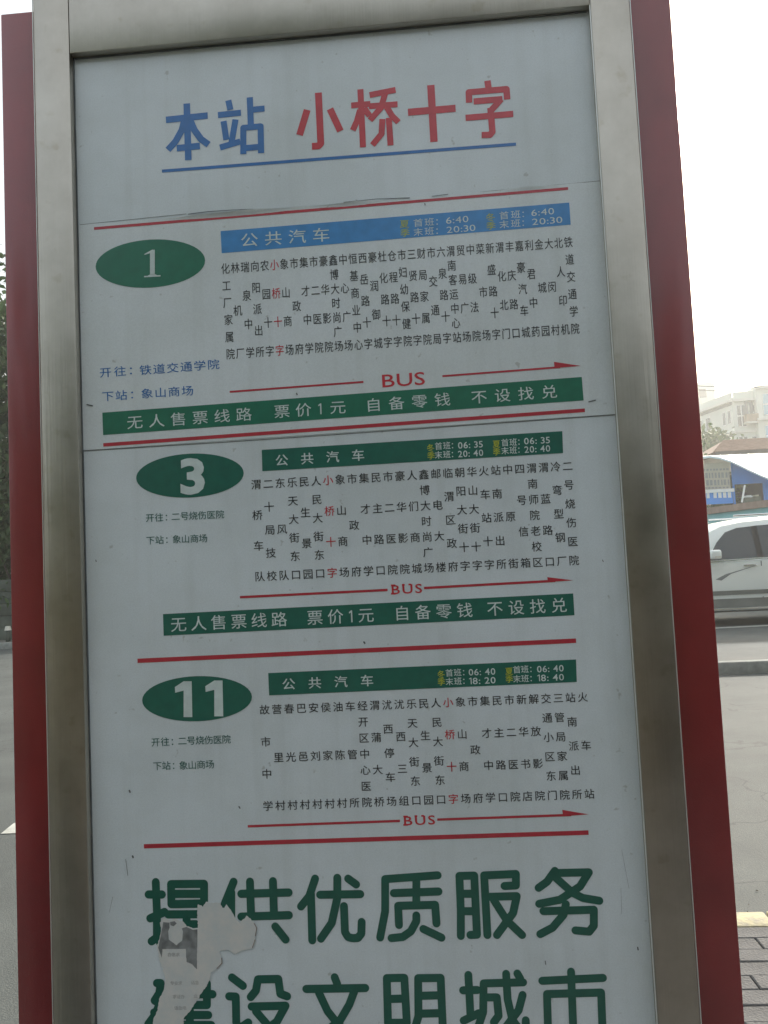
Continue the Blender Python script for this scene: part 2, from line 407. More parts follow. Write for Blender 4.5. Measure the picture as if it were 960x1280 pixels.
def stops(parent, y, names, t0, t1, b0, b1, w, h, redidx):
    n = len(names)
    for i, nm in enumerate(names):
        f = i/(n-1)
        a = (t0[0]+(t1[0]-t0[0])*f, t0[1]+(t1[1]-t0[1])*f); b = (b0[0]+(b1[0]-b0[0])*f, b0[1]+(b1[1]-b0[1])*f)
        pr = Print(y); k = len(nm)
        d = (P(a[0]+20, a[1]+20*(t1[1]-t0[1])/(t1[0]-t0[0]))-P(*a)).normalized(); q = Vector((-d.y, d.x))
        for j, ch in enumerate(nm):
            g = j/(k-1); px = (a[0]+(b[0]-a[0])*g, a[1]+(b[1]-a[1])*g); c = P(*px)
            sx = (P(px[0]+1, px[1])-c).length; sz = (P(px[0], px[1]+1)-c).length
            pr.put(ch, c, d*(w*sx/.92), q*(h*sz/.92), .006)
        pr.out('stop_name', 'red' if i == redidx else 'black', parent)
R1 = '化工厂家属院 林机厂 瑞泉中学 向阳派出所 农园十字 小桥十字 象山商场 市政府 集才中学 市二医院 豪华影院 鑫博大时尚广场 中心广场 恒基商业中心 西岳路十字 豪润御城 杜化路十字 仓程路十字 市妇幼保健院 三贤路十字 财局家属院 市交通局 六泉路十字 渭南客运中心站 贸易广场 中级法院 菜市场 新盛路十字 渭化北门 丰庆路口 嘉豪汽车城 利君中药 金城园 大闵村 北人印机 铁道交通学院'.split()
R3 = '渭桥车队 二十局技校 东风队 乐天大街东口 民生景园 人民大街东口 小桥十字 象山商场 市政府 集才中学 民主路口 市二医院 豪华影院 人们商城 鑫博大时尚广场 邮电大楼 临渭区政府 朝阳大街十字 华山大街十字 火车站十字 站南派出所 中原街 四号信箱 渭南师院老校区 渭蓝路口 冷弯型钢厂 二号烧伤医院'.split()
R11 = '故市中学 营里村 春光村 巴邑村 安刘村 侯家村 油陈村 车管所 经开区中心医院 渭蒲大桥 沋西停车场 沋西三组 乐天大街东口 民生景园 人民大街东口 小桥十字 象山商场 市政府 集才中学 民主路口 市二医院 新华书店 解放影院 交通小区东门 三管局家属院 站南派出所 火车站'.split()
stops(sh1, YS, R1, (282, 336), (710.2, 303), (288.3, 442.7), (718.7, 411), 10.4, 13.2, 5)
def note(parent, y, m, l1, c1, d1, e1, l2, c2, d2, e2, w, h):
    for (lab, a, b, colon, txt, p, q) in ((l1, *c1), (l2, *c2)):
        pr = Print(y); pr.chars(lab, a, b, w, h, .004); pr.chars('：', colon, colon, w, h, .004); pr.chars(txt, p, q, w, h, .004)
        pr.out('direction_lettering', m, parent)
note(sh1, YS, 'blue', '开往', ((132.3, 465.7), (150.5, 464.2), (168, 462.8), '铁道交通学院', (182.2, 462.6), (267, 455.8)), None, None,
     '下站', ((135.2, 495.4), (151.9, 494.2), (169.5, 493.0), '象山商场', (184.2, 492), (234.7, 488.6)), None, None, 14.5, 12.2)
def arrow(parent, y, l1, l2, head, th, name='direction_arrow'):
    Print(y).line(*l1, th).out('arrow_shaft', 'line_red', parent); pr = Print(y); pr.line(*l2, th); pr.y -= .00012; pr.quad(*head); pr.out(name, 'line_red', parent)
arrow(sh1, YS, ((287.3, 490), (454.4, 477.6)), ((553, 470.4), (700, 459.2)), ((692.3, 452.5), (726, 457.6), (693, 460.4)), 2.4)
pr = Print(YS); pr.fit('BUS', (477.8, 476.2), (531, 472.5), 16.4, .006, track=.09); pr.out('bus_lettering', 'red', sh1)
Print(YS).quad((128.3, 516), (129.3, 544), (729.4, 500.7), (727, 471.4)).out('fare_bar', 'green', sh1)
def fare(parent, y2, groups, w, h, one):
    for g, a, b in groups:
        pr = Print(y2); pr.chars(g, a, b, w, h, 0.004)
        pr.out('fare_lettering', 'white', parent)
    pr = Print(y2); (g1, a1, b1), oc, (g2, c2) = one
    pr.chars(g1, a1, b1, w, h, .004); pr.chars('1', oc, oc, w*.8, h*1.05, .006); pr.chars(g2, c2, c2, w, h, .004); pr.out('fare_lettering', 'white', parent)
fare(sh1, YS2, [('无人售票线路', (169, 527.9), (305, 518.1)), ('自备零钱', (467, 506.3), (553, 499.6)), ('不设找兑', (598.8, 496.4), (686.4, 489.9))],
     19, 16.3, (('票价', (352.7, 514.3), (379.5, 512.4)), (400, 510.9), ('元', (422.5, 509.2))))
# ---- route 3, printed on the board
Print(YB).quad((327.2, 562.4), (328, 589), (703.8, 566.3), (702.8, 539)).out('heading_bar', 'dgreen', board)
Print(YB).ellipse((237.5, 594.5), 67.2, 27.4, -.045).out('route_badge', 'dgreen', board)
pr = Print(YB2); pr.fit('3', (225.5, 595), (256, 593.6), 43, .035); pr.out('route_number', 'white', board)
pr = Print(YB2); pr.chars('公共汽车', (352.3, 575.2), (447.5, 569), 15.4, 14, .014); pr.out('heading_lettering', 'white', board)
times(board, YB, YB2, '', [
    ('冬季', (538.2, 560), (538.8, 569.6), ('首班', (548.2, 557.7), (558.5, 557), (568, 556.5), '06: 35', (572.5, 556.8), (603.4, 555)), ('末班', (548.2, 568.7), (558.5, 568), (568, 567.5), '20: 40', (572.5, 567.6), (603.9, 565.6))),
    ('夏季', (620.5, 555), (620.8, 564.6), ('首班', (631.2, 553.3), (641.5, 552.7), (651, 552), '06: 35', (655, 551.4), (687.3, 549.8)), ('末班', (631.2, 563.4), (641.5, 562.7), (651, 562), '20: 40', (655.5, 562), (687.6, 560.2)))],
    None, (9, 9.2), 8.2, .010)
stops(board, YB, R3, (320.3, 605.6), (709.4, 582.5), (324.7, 720.6), (717.4, 700.4), 12.2, 12.2, 6)
note(board, YB, 'teal', '开往', ((187.5, 647.3), (199, 646.7), (211, 646.2), '二号烧伤医院', (219.6, 645.6), (275, 642.9)), None, None,
     '下站', ((188.2, 675.4), (199.5, 674.8), (211.5, 674.4), '象山商场', (221, 674), (254, 672.8)), None, None, 10.4, 10.2)
arrow(board, YB, ((300, 746.5), (484.5, 737.4)), ((530, 735), (694, 726)), ((684, 721.4), (716.6, 725.4), (684.8, 727.6)), 3.0)
def bus_serif(parent, y, pl, pr_, h):
    pr = Print(y); pr.fit('BUS', pl, pr_, h, .012, track=.16)
    L = pr_[0]-pl[0]; sl_ = (pr_[1]-pl[1])/L; t = h*.09
    for fx, wd, tops in ((.05, 5.5, (1, 1)), (.385, 3.4, (1, 0)), (.60, 3.4, (1, 0))):
        for k, on in enumerate(tops):
            if not on: continue
            x = pl[0]+fx*L; yy = pl[1]+sl_*fx*L + (-1 if k == 0 else 1)*(h*.5-t*.5)
            pr.quad((x-wd/2, yy-t), (x-wd/2, yy+t), (x+wd/2, yy+t), (x+wd/2, yy-t))
    for v in range(len(pr.mb.v)-16, len(pr.mb.v)):
        pr.mb.v[v].y -= 1e-4
    pr.out('bus_lettering', 'red', parent)
bus_serif(board, YB, (489.6, 737), (527.5, 735), 11.5)
Print(YB).quad((203.8, 767.6), (204.7, 794.6), (718, 769), (716.4, 741.8)).out('fare_bar', 'dgreen', board)
fare(board, YB2, [('无人售票线路', (223.4, 780.4), (349, 774)), ('自备零钱', (502.6, 766.3), (580.8, 762.6)), ('不设找兑', (618.6, 760.6), (698.6, 756.4))],
     19, 18, (('票价', (393.8, 771.8), (419.4, 770.6)), (438.5, 770), ('元', (457.5, 768.7))))
Print(YB).line((172, 826), (720, 800.8), 5.4).out('red_rule', 'line_red', board)
# ---- route 11
Print(YB).quad((335.3, 841.3), (336.5, 869.2), (721, 852.4), (720, 824.3)).out('heading_bar', 'dgreen', board)
Print(YB).ellipse((246.4, 873.3), 68.6, 28.2, -.03).out('route_badge', 'dgreen', board)
def bold_one(pr, x0, x1, y0, y1):
    w_ = x1-x0; h_ = y1-y0
    s0 = x0 + w_*.50
    pr.quad((s0, y0), (s0, y1), (x1, y1), (x1-w_*.04, y0))
    pr.quad((x0, y0+h_*.16), (x0+w_*.02, y0+h_*.32), (s0, y0+h_*.26), (s0, y0))
pr = Print(YB2); bold_one(pr, 218.8, 240.6, 851.5, 896.3); bold_one(pr, 256.8, 279.2, 850.5, 895.3); pr.out('route_number', 'white', board)
pr = Print(YB2); pr.chars('公共汽车', (361, 854.8), (458.7, 850.6), 15.6, 14, .014); pr.out('heading_lettering', 'white', board)
times(board, YB, YB2, '', [
    ('冬季', (551.4, 842.8), (551.7, 852), ('首班', (561.6, 841), (572, 840.4), (582, 840), '06: 40', (585.8, 840.2), (619, 838.9)), ('末班', (561.8, 851.8), (572.4, 851.2), (582.3, 850.8), '18: 20', (586.4, 851.2), (619.4, 849.8))),
    ('夏季', (636.3, 838.8), (636.6, 848.4), ('首班', (646, 836.9), (656, 836.3), (666, 836), '06: 40', (671.2, 836.3), (704.4, 834.9)), ('末班', (646.2, 848.5), (656.3, 848), (666.3, 847.5), '18: 40', (671.8, 847.4), (704.8, 846)))],
    None, (9.2, 9.2), 8.2, .010)
stops(board, YB, R11, (330.8, 887), (728.3, 871.2), (335, 1007.3), (736.7, 992.2), 12.2, 12.0, 15)
note(board, YB, 'teal', '开往', ((194.6, 927.6), (206.5, 927), (218.5, 926.6), '二号烧伤医院', (228, 926), (283, 924)), None, None,
     '下站', ((196.8, 957.4), (208, 956.9), (220, 956.6), '象山商场', (229.4, 956.6), (262.4, 955.2)), None, None, 10.6, 10.6)
arrow(board, YB, ((309.8, 1032.8), (500, 1026)), ((546.5, 1024.4), (714, 1018.6)), ((702.8, 1012.2), (735.8, 1017.8), (704, 1020.2)), 3.0)
bus_serif(board, YB, (505, 1025.8), (543.8, 1024.4), 11.5)
Print(YB).line((180, 1057.8), (735.6, 1040.6), 5.4).out('red_rule', 'line_red', board)
# ---- slogan in round brush strokes
A = c4(150, 1080, 4.8); B = c4(370, 1070, 4.8); C = c4(560, 1070, 4.364)
G = [
 [A([(215,108),(222,290),(222,440),(190,463)]), A([(172,182),(252,182)]), A([(182,325),(268,287)]), A([(307,120),(505,118),(505,236),(309,240),(307,120)]), A([(325,178),(490,178)]),
  A([(290,302),(520,300)]), A([(400,300),(400,440)]), A([(400,362),(455,360)]), A([(330,360),(300,430),(240,470)]), A([(300,430),(400,460),(520,455)])],
 [A([(682,106),(628,240)]), A([(668,170),(668,460)]), A([(780,105),(787,310)]), A([(918,102),(924,305)]), A([(728,178),(1012,170)]), A([(728,315),(1014,306)]), A([(932,374),(994,452)]), A([(790,375),(740,450)])],
 [B([(115,135),(80,240),(30,302)]), B([(90,225),(98,505)]), B([(145,232),(386,228)]), B([(248,130),(248,250),(215,400),(150,495)]), B([(288,300),(294,455),(312,485),(340,492),(372,490),(392,465),(394,395)]), B([(313,135),(361,170)])],
 [B([(850,115),(535,138),(535,330),(505,488)]), B([(587,222),(855,212)]), B([(722,130),(722,290)]), B([(618,413),(613,298),(835,292),(843,403)]), B([(722,356),(722,390),(690,450),(640,485),(573,492)]), B([(764,437),(873,489)])],
 [C([(62,108),(70,300),(70,435)]), C([(62,108),(143,106),(158,428),(122,430)]), C([(66,205),(147,205)]), C([(70,300),(150,300)]), C([(197,105),(215,430)]),
  C([(197,105),(370,97),(370,160),(308,163)]), C([(215,222),(375,218),(355,310),(267,430)]), C([(250,240),(320,350),(404,430)])],
 [C([(583,80),(540,140),(494,173)]), C([(583,92),(768,88),(720,165),(610,238),(497,260)]), C([(590,120),(680,200),(735,228),(825,243)]), C([(520,300),(795,292),(795,380),(770,412),(695,405)]), C([(643,262),(630,320),(570,390),(503,425)])],
 [A([(222,714),(245,714),(236,775),(208,818),(238,838),(214,900),(170,960)]), A([(205,890),(260,985),(360,1030),(590,1040)]), A([(300,780),(556,780)]), A([(330,716),(522,716),(522,845),(330,845)]), A([(310,905),(530,905)]), A([(300,965),(548,965)]), A([(420,690),(420,1020)])],
 [A([(672,680),(738,730)]), A([(655,793),(695,795),(698,950),(712,990),(770,950)]), [(313.5,1246),(320,1238),(322.5,1224),(348,1223.5),(350.5,1242),(359,1245)], [(314.5,1258),(357,1257),(346,1277),(316,1299)], [(320,1264),(338,1285),(364,1300)]],
 [B([(232,727),(248,768)]), B([(62,797),(416,791)]), B([(350,810),(320,890),(262,990),(120,1090)]), B([(138,820),(190,930),(262,1020),(400,1100)])],
 [B([(545,732),(650,730),(665,1000),(552,1000),(545,732)]), B([(555,857),(655,854)]), B([(733,732),(868,730),(882,1055),(832,1080)]), B([(733,732),(735,960),(702,1070)]), B([(745,838),(865,835)]), B([(745,945),(865,942)])],
 [C([(111,648),(122,860)]), C([(82,732),(160,730)]), C([(85,897),(168,857)]), C([(410,688),(194,694),(192,850),(165,930)]), C([(215,770),(266,770),(276,870),(250,905)]), C([(317,642),(325,780),(350,890),(402,962)]), C([(407,757),(385,840),(310,940)]), C([(378,640),(394,668)]), C([(424,895),(424,940)])],
 [C([(671,630),(685,1000)]), C([(514,680),(845,664)]), C([(545,930),(540,752),(835,744),(842,930),(815,945)])],
]
for strokes in G: glyph_strokes('slogan_character', 'sgreen', strokes, 9.9, 'round', board)
# ---- torn flyer pasted over the slogan
k = NT('torn_flyer_paper'); k.b.inputs['Roughness'].default_value = .85
tc = k.n('ShaderNodeTexCoord'); n1 = k.n('ShaderNodeTexNoise', i_Scale=38.0, i_Detail=8.0, i_Roughness=.7); k.l(tc.outputs['Object'], n1.inputs['Vector'])
r1 = k.n('ShaderNodeValToRGB'); r1.color_ramp.elements[0].position = .38; r1.color_ramp.elements[1].position = .66
r1.color_ramp.elements[0].color = (.62, .65, .64, 1); r1.color_ramp.elements[1].color = (.72, .70, .66, 1)
k.l(n1.outputs['Fac'], r1.inputs['Fac']); k.l(r1.outputs[0], k.b.inputs['Base Color'])
bp = k.n('ShaderNodeBump', i_Strength=.25, i_Distance=.002); k.l(n1.outputs['Fac'], bp.inputs['Height']); k.l(bp.outputs[0], k.b.inputs['Normal'])
MT['flyer'] = k.m
MT['flyer_ink'] = mat('faded_flyer_photo_print', (.24, .25, .25), .8, var=.35, scale=70)
MT['flyer_mark'] = mat('faint_flyer_print', (.36, .36, .35), .8, var=.3, scale=120)
MT['flyer_edge'] = mat('browned_torn_edge', (.22, .16, .13), .8, var=.3, scale=120)
def rough_outline(pts, amp, step=6):
    out = []
    rr = random.Random(3)
    for a, b in zip(pts, pts[1:]+pts[:1]):
        L = math.hypot(b[0]-a[0], b[1]-a[1]); n = max(1, int(L/step))
        for i in range(n):
            t = i/n; out.append((a[0]+(b[0]-a[0])*t + rr.uniform(-amp, amp), a[1]+(b[1]-a[1])*t + rr.uniform(-amp, amp)))
    return out
def slab(name, pxs, y0, y1, m, parent):
    """flat sheet with real thickness: outline in photo pixels on the board plane"""
    q = [P(*p) for p in pxs]; bm = bmesh.new()
    vs = [bm.verts.new((p.x, y0, p.y)) for p in q]
    f = bm.faces.new(vs); f.normal_update()
    if f.normal.y > 0: f.normal_flip()
    r = bmesh.ops.extrude_face_region(bm, geom=[f])
    bmesh.ops.translate(bm, verts=[v for v in r['geom'] if isinstance(v, bmesh.types.BMVert)], vec=(0, y1-y0, 0))
    bmesh.ops.triangulate(bm, faces=[g for g in bm.faces if len(g.verts) > 4], ngon_method='EAR_CLIP')
    bmesh.ops.recalc_face_normals(bm, faces=bm.faces)
    me = bpy.data.meshes.new(name); bm.to_mesh(me); bm.free()
    return link(name, me, MT[m], parent)
fl = A([(470,240),(500,255),(515,225),(560,232),(600,228),(615,262),(625,262),(640,240),(665,275),(690,320),(720,350),(760,310),(800,340),(820,380),(812,450),(795,505),(740,515),(690,540),(650,510),(600,520),(615,590),(575,630),(545,650),(540,690),(520,730),(480,790),(430,870),(385,920),(380,960),(360,1100),(190,1090),(200,930),(225,880),(240,800),(262,760),(275,690),(262,640),(235,560),(225,490),(250,400),(240,350),(265,320),(300,335),(330,326),(380,345),(400,370),(440,385),(470,380),(465,300)])
fly = slab('torn_flyer', rough_outline(fl, .55, 1.8), -.0008, -.0014, 'flyer', sign); fly['label'] = 'torn remains of a pale paper flyer over the slogan'
def fprint(name, pts, m, amp=.25): 
    pr = Print(-.00155 if m != 'flyer' else -.00165); pr.quad(*rough_outline(A(pts), amp, 3)); return pr.out(name, m, fly)
fprint('flyer_print', [(262,345),(300,350),(300,380),(290,400),(295,450),(340,485),(375,455),(380,400),(372,385),(400,375),(440,392),(466,388),(463,628),(435,600),(402,585),(396,506),(258,508),(252,560),(232,500),(250,410)], 'flyer_ink')
fprint('flyer_print', [(303,345),(330,340),(342,355),(325,370),(305,365)], 'flyer_ink')
rr = random.Random(5)
for (x, y, n) in ((315, 712, 3), (440, 708, 2), (330, 792, 3), (455, 788, 1), (340, 860, 3), (300, 540, 3)):
    pr = Print(-.0016)
    for i in range(n):
        pr.chars(rr.choice('求办证急专业电话'), A([(x+i*24, y)])[0], A([(x+i*24, y)])[0], 5, 5, 0)
    pr.mb.v and pr.out('flyer_print', 'flyer_mark', fly)
pr = Print(-.00158)
for pts in ([(806,352),(822,382),(814,430)], [(812,450),(796,500)], [(612,560),(614,592),(582,626)]): pr.stroke(A(pts), .9, 'square')
pr.out('torn_edge', 'flyer_edge', fly)
# scuffs and scratches on the board
MT['scuff_shade'] = mat('dark_scuff_and_shade', (.14, .15, .15), .8, var=.4, scale=90)  # also colours the painted shadow lines round the sheet
pr = Print(-.0006)
for pts, wd in (([(157.3,1074),(160,1094)], .6), ([(166,1070),(166.5,1071.5)], 2.2), ([(141,1121),(137,1140)], .3), ([(777,1062),(786,1110)], .25), ([(681.5,1201),(682,1205)], 1.2),
                ([(776,1110),(777,1142)], .25), ([(162,988),(162.8,990)], 1.8), ([(299,1008),(300,1010)], 1.5), ([(797,1184),(797.5,1187)], 1.6), ([(110,507),(115,506)], 1.8),
                ([(757.5,511),(764,510)], .8), ([(753,700),(754,702)], 1.0), ([(120,700),(120.5,702)], 1.0), ([(455,802.5),(456,804)], 2.0)):
    pr.stroke(pts, wd, 'round')
pr.out('scuff_mark', 'scuff_shade', board)
pr = Print(-.0018)  # shade in the gaps under the lifted sheet top, painted as dark strokes
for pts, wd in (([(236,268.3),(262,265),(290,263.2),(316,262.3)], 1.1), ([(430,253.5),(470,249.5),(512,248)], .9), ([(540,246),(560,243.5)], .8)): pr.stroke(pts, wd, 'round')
pr.out('edge_shade_line', 'seal', sh1)  # painted shade in the seal's dark colour
pr = Print(-.0007); pr.stroke([(103.5,563.8),(300,551.5),(500,537.6),(771,518.4)], .8, 'square'); pr.stroke([(100,281.2),(233,267.6)], .6, 'square'); pr.stroke([(600,240.3),(756,225.8)], .6, 'square')  # thin shadow lines painted along the sheet's bottom and top edges
pr.out('edge_shade_line', 'scuff_shade', board)
pr = Print(-.0018)
for pts, wd in (([(736,502.5),(744,500.5)], 1.6), ([(691,492),(691.5,493.5)], 1.4), ([(109.5,506),(116,507.5)], 1.5), ([(371,492),(371.6,493.4)], 1.6), ([(531,255),(531.4,257)], 1.2)):
    pr.stroke(pts, wd, 'round')
pr.out('scuff_mark', 'scuff_shade', sh1)
bpy.data.objects.remove(_fo); bpy.data.curves.remove(_fc)
# ------------------------------------------------------------------ setting: road, pavement, far strip
def road_mat():
    k = NT('worn_concrete_road'); b = k.b; b.inputs['Roughness'].default_value = .82
    tc = k.n('ShaderNodeTexCoord')
    n1 = k.n('ShaderNodeTexNoise', i_Scale=1.3, i_Detail=8.0, i_Roughness=.65); k.l(tc.outputs['Object'], n1.inputs['Vector'])
    r1 = k.n('ShaderNodeValToRGB'); r1.color_ramp.elements[0].position = .35; r1.color_ramp.elements[1].position = .7
    r1.color_ramp.elements[0].color = (.078, .088, .084, 1); r1.color_ramp.elements[1].color = (.122, .136, .128, 1)
    k.l(n1.outputs['Fac'], r1.inputs['Fac'])
    n2 = k.n('ShaderNodeTexNoise', i_Scale=160.0, i_Detail=3.0); k.l(tc.outputs['Object'], n2.inputs['Vector'])
    r2 = k.n('ShaderNodeValToRGB'); r2.color_ramp.elements[0].position = .32; r2.color_ramp.elements[1].position = .62
    r2.color_ramp.elements[0].color = (.7, .7, .7, 1); r2.color_ramp.elements[1].color = (1, 1, 1, 1)
    k.l(n2.outputs['Fac'], r2.inputs['Fac'])
    m1 = k.n('ShaderNodeMixRGB', blend_type='MULTIPLY'); m1.inputs[0].default_value = 1
    k.l(r1.outputs[0], m1.inputs[1]); k.l(r2.outputs[0], m1.inputs[2])
    # cracks, bent by noise and only in places
    nv = k.n('ShaderNodeTexNoise', i_Scale=3.0, i_Detail=4.0); k.l(tc.outputs['Object'], nv.inputs['Vector'])
    ad = k.n('ShaderNodeMixRGB', blend_type='ADD'); ad.inputs[0].default_value = .45
    k.l(tc.outputs['Object'], ad.inputs[1]); k.l(nv.outputs['Color'], ad.inputs[2])
    vo = k.n('ShaderNodeTexVoronoi', feature='DISTANCE_TO_EDGE', i_Scale=1.1); k.l(ad.outputs[0], vo.inputs['Vector'])
    rc = k.n('ShaderNodeValToRGB'); rc.color_ramp.elements[0].position = .0; rc.color_ramp.elements[1].position = .014
    rc.color_ramp.elements[0].color = (.58, .58, .58, 1); rc.color_ramp.elements[1].color = (1, 1, 1, 1)
    k.l(vo.outputs['Distance'], rc.inputs['Fac'])
    ms = k.n('ShaderNodeMath', operation='GREATER_THAN'); ms.inputs[1].default_value = .5
    nm = k.n('ShaderNodeTexNoise', i_Scale=.9, i_Detail=3.0); k.l(tc.outputs['Object'], nm.inputs['Vector']); k.l(nm.outputs['Fac'], ms.inputs[0])
    m2 = k.n('ShaderNodeMixRGB', blend_type='MULTIPLY'); k.l(ms.outputs[0], m2.inputs[0]); k.l(m1.outputs[0], m2.inputs[1]); k.l(rc.outputs[0], m2.inputs[2])
    k.l(m2.outputs[0], b.inputs['Base Color'])
    bp = k.n('ShaderNodeBump', i_Strength=.5, i_Distance=.006); k.l(n2.outputs['Fac'], bp.inputs['Height']); k.l(bp.outputs[0], b.inputs['Normal'])
    return k.m
MT['road'] = road_mat()
MT['kerb'] = mat('kerb_concrete', (.26, .27, .25), .85, var=.2, scale=12, bump=.4, bscale=90)
MT['kerb_yellow'] = mat('chipped_yellow_kerb_paint', (.28, .26, .22), .8, col2=(.56, .50, .27), scale=26, bump=.4, bscale=70, detail=7)
MT['paver'] = mat('grey_pavers', (.115, .115, .115), .85, var=.25, scale=7, bump=.5, bscale=120)
MT['joint'] = mat('joint_sand', (.10, .10, .09), .95, var=.3, scale=60)
MT['ground'] = mat('far_ground', (.14, .14, .12), .95, var=.2, scale=.4)
MT['mark'] = mat('worn_white_road_paint', (.45, .46, .42), .8, var=.25, scale=14, detail=8)
MT['litter'] = mat('dry_leaf_litter', (.08, .07, .05), .9, col2=(.22, .20, .16), scale=20)
def sheet_z(name, x0, x1, y0, y1, z, m, kind='structure', parent=None):
    o = pyd(name, [(x0, y0, z), (x1, y0, z), (x1, y1, z), (x0, y1, z)], [(0, 1, 2, 3)], MT[m], parent)
    if kind: o['kind'] = kind
    return o
sheet_z('ground', -900, 900, -500, 1500, -.16, 'ground')
sheet_z('road', -60, 60, -30, 16, -.12, 'road')
KY = ground(925, 1158).y                       # inner edge of the near kerb
pav = MB().box(-.8, 12, -9, KY, -.155, -.0065).build('pavement', MT['joint']); pav['kind'] = 'structure'
rr = random.Random(11)
pm = []
for i in range(4):
    b = MB().box(-.0982, .0982, -.0389, .0389, -.02, 0); me = b.build('paver', MT['paver']).data
    bm = bmesh.new(); bm.from_mesh(me)
    bmesh.ops.bevel(bm, geom=[e for e in bm.edges if min(v.co.z for v in e.verts) > -.001], offset=.003, segments=1, affect='EDGES')
    bm.to_mesh(me); bm.free(); pm.append(me)
for o in [o for o in bpy.data.objects if o.name.startswith('paver')]: bpy.data.objects.remove(o)
nrow = 0; y = KY - .0
y = KY - .04
while y > KY - 1.35:
    x = .30 + (nrow % 2)*.1
    while x < 3.9:
        if x < 3.6 or True:
            o = bpy.data.objects.new('paver', pm[rr.randrange(4)]); COL.objects.link(o); o.parent = pav
            o.location = (x + rr.uniform(-.0012, .0012), y + rr.uniform(-.0012, .0012), rr.uniform(-.002, .002))
            o.rotation_euler = (rr.uniform(-.012, .012), rr.uniform(-.012, .012), rr.uniform(-.008, .008))
        x += .2
    y -= .0805; nrow += 1
mp_ = MB(); 
y = KY - 1.42
while y > -8.5:
    x = -.7
    while x < 8: mp_.box(x-.0965, x+.0965, y-.0375, y+.0375, -.011, rr.uniform(-.003, .002)); x += .4
    x = -.5
    while x < 8: mp_.box(x-.0965, x+.0965, y-.0375, y+.0375, -.011, rr.uniform(-.003, .002)); x += .4
    y -= .0805
o = mp_.build('paver_field', MT['paver'], pav); o['kind'] = 'stuff'
kb = empty('near_kerb', (1, KY+.06, 0), kind='structure')
x = -.8; j = 0
while x < 9:
    L = .6
    MB().box(x+.003, x+L-.003, KY+.003, KY+.115, -.15, .002+rr.uniform(-.002, .002)).build('kerb_stone', MT['kerb_yellow'], kb, bevel=.008)
    x += L; j += 1
FK = ground(925, 828.5).y                      # front of the far kerb
stri = sheet_z('far_strip', -3.0, 60, FK+.12, 26, 0, 'road')
kf = empty('far_kerb', (4, FK, 0), kind='structure')
x = -3.2
while x < 24:
    MB().box(x+.006, x+.994, FK, FK+.125, -.15, .01+rr.uniform(-.004, .004)).build('kerb_stone', MT['kerb'], kf, bevel=.012); x += 1.0
kl = empty('left_kerb', (-10, 15.9, 0), kind='structure')
x = -40
while x < -3.3:
    MB().box(x+.006, x+.994, 15.9, 16.03, -.15, .01+rr.uniform(-.004, .004)).build('kerb_stone', MT['kerb'], kl, bevel=.012); x += 1.0
sheet_z('left_verge', -60, -3.0, 16.02, 26, 0, 'ground')
# worn white marking on the left
g = [ground(a, b, -.116) for a, b in ((1, 1042), (17, 1029), (60, 1016), (62, 1040))]
o = pyd('road_marking', g, [(0, 1, 2, 3)][:1], MT['mark']); o['kind'] = 'structure'
g = [ground(a, b, .004) for a, b in ((860, 787.5), (1000, 780.5), (1000, 779), (860, 786))]
o = pyd('road_marking', g, [(0, 1, 2, 3)], MT['mark']); o['kind'] = 'structure'
# litter swept against the kerb
b = MB()
for i in range(420):
    x = rr.uniform(.2, 3.5); y = KY + .13 + abs(rr.gauss(0, .18)); s_ = rr.uniform(.002, .009); a = rr.uniform(0, 6.3)
    z = -.118 + rr.uniform(0, .004)
    b.add([(x+s_*math.cos(a), y+s_*math.sin(a), z), (x+s_*.5*math.cos(a+1.6), y+s_*.5*math.sin(a+1.6), z+s_*.7), (x-s_*math.cos(a), y-s_*math.sin(a), z), (x+s_*.5*math.cos(a-1.6), y+s_*.5*math.sin(a-1.6), z+s_*.3)], [(0, 1, 2, 3)])
o = b.build('leaf_litter', MT['litter']); tag(o, 'dry leaves and grit swept against the yellow kerb', 'litter', kind='stuff')
# ------------------------------------------------------------------ foliage
def leaf_mat(name, a, b_):
    k = NT(name); b = k.b; b.inputs['Roughness'].default_value = .55
    tc = k.n('ShaderNodeTexCoord'); n1 = k.n('ShaderNodeTexNoise', i_Scale=1.6, i_Detail=3.0); k.l(tc.outputs['Object'], n1.inputs['Vector'])
    r1 = k.n('ShaderNodeValToRGB'); r1.color_ramp.elements[0].position = .35; r1.color_ramp.elements[1].position = .65
    r1.color_ramp.elements[0].color = (*a, 1); r1.color_ramp.elements[1].color = (*b_, 1)
    k.l(n1.outputs['Fac'], r1.inputs['Fac']); k.l(r1.outputs[0], b.inputs['Base Color'])
    b.inputs['Transmission Weight'].default_value = 0
    tr = k.n('ShaderNodeBsdfTranslucent'); k.l(r1.outputs[0], tr.inputs['Color'])
    mx = k.n('ShaderNodeMixShader'); mx.inputs[0].default_value = .3
    out = [n for n in k.t.nodes if n.type == 'OUTPUT_MATERIAL'][0]
    k.l(b.outputs[0], mx.inputs[1]); k.l(tr.outputs[0], mx.inputs[2]); k.l(mx.outputs[0], out.inputs['Surface'])
    return k.m
MT['leaf'] = leaf_mat('dark_foliage', (.035, .07, .022), (.075, .13, .035))
MT['leaf2'] = leaf_mat('yellow_green_foliage', (.06, .10, .03), (.13, .16, .04))
MT['bark'] = mat('bark', (.09, .075, .06), .9, var=.3, scale=12, bump=.6, bscale=30)
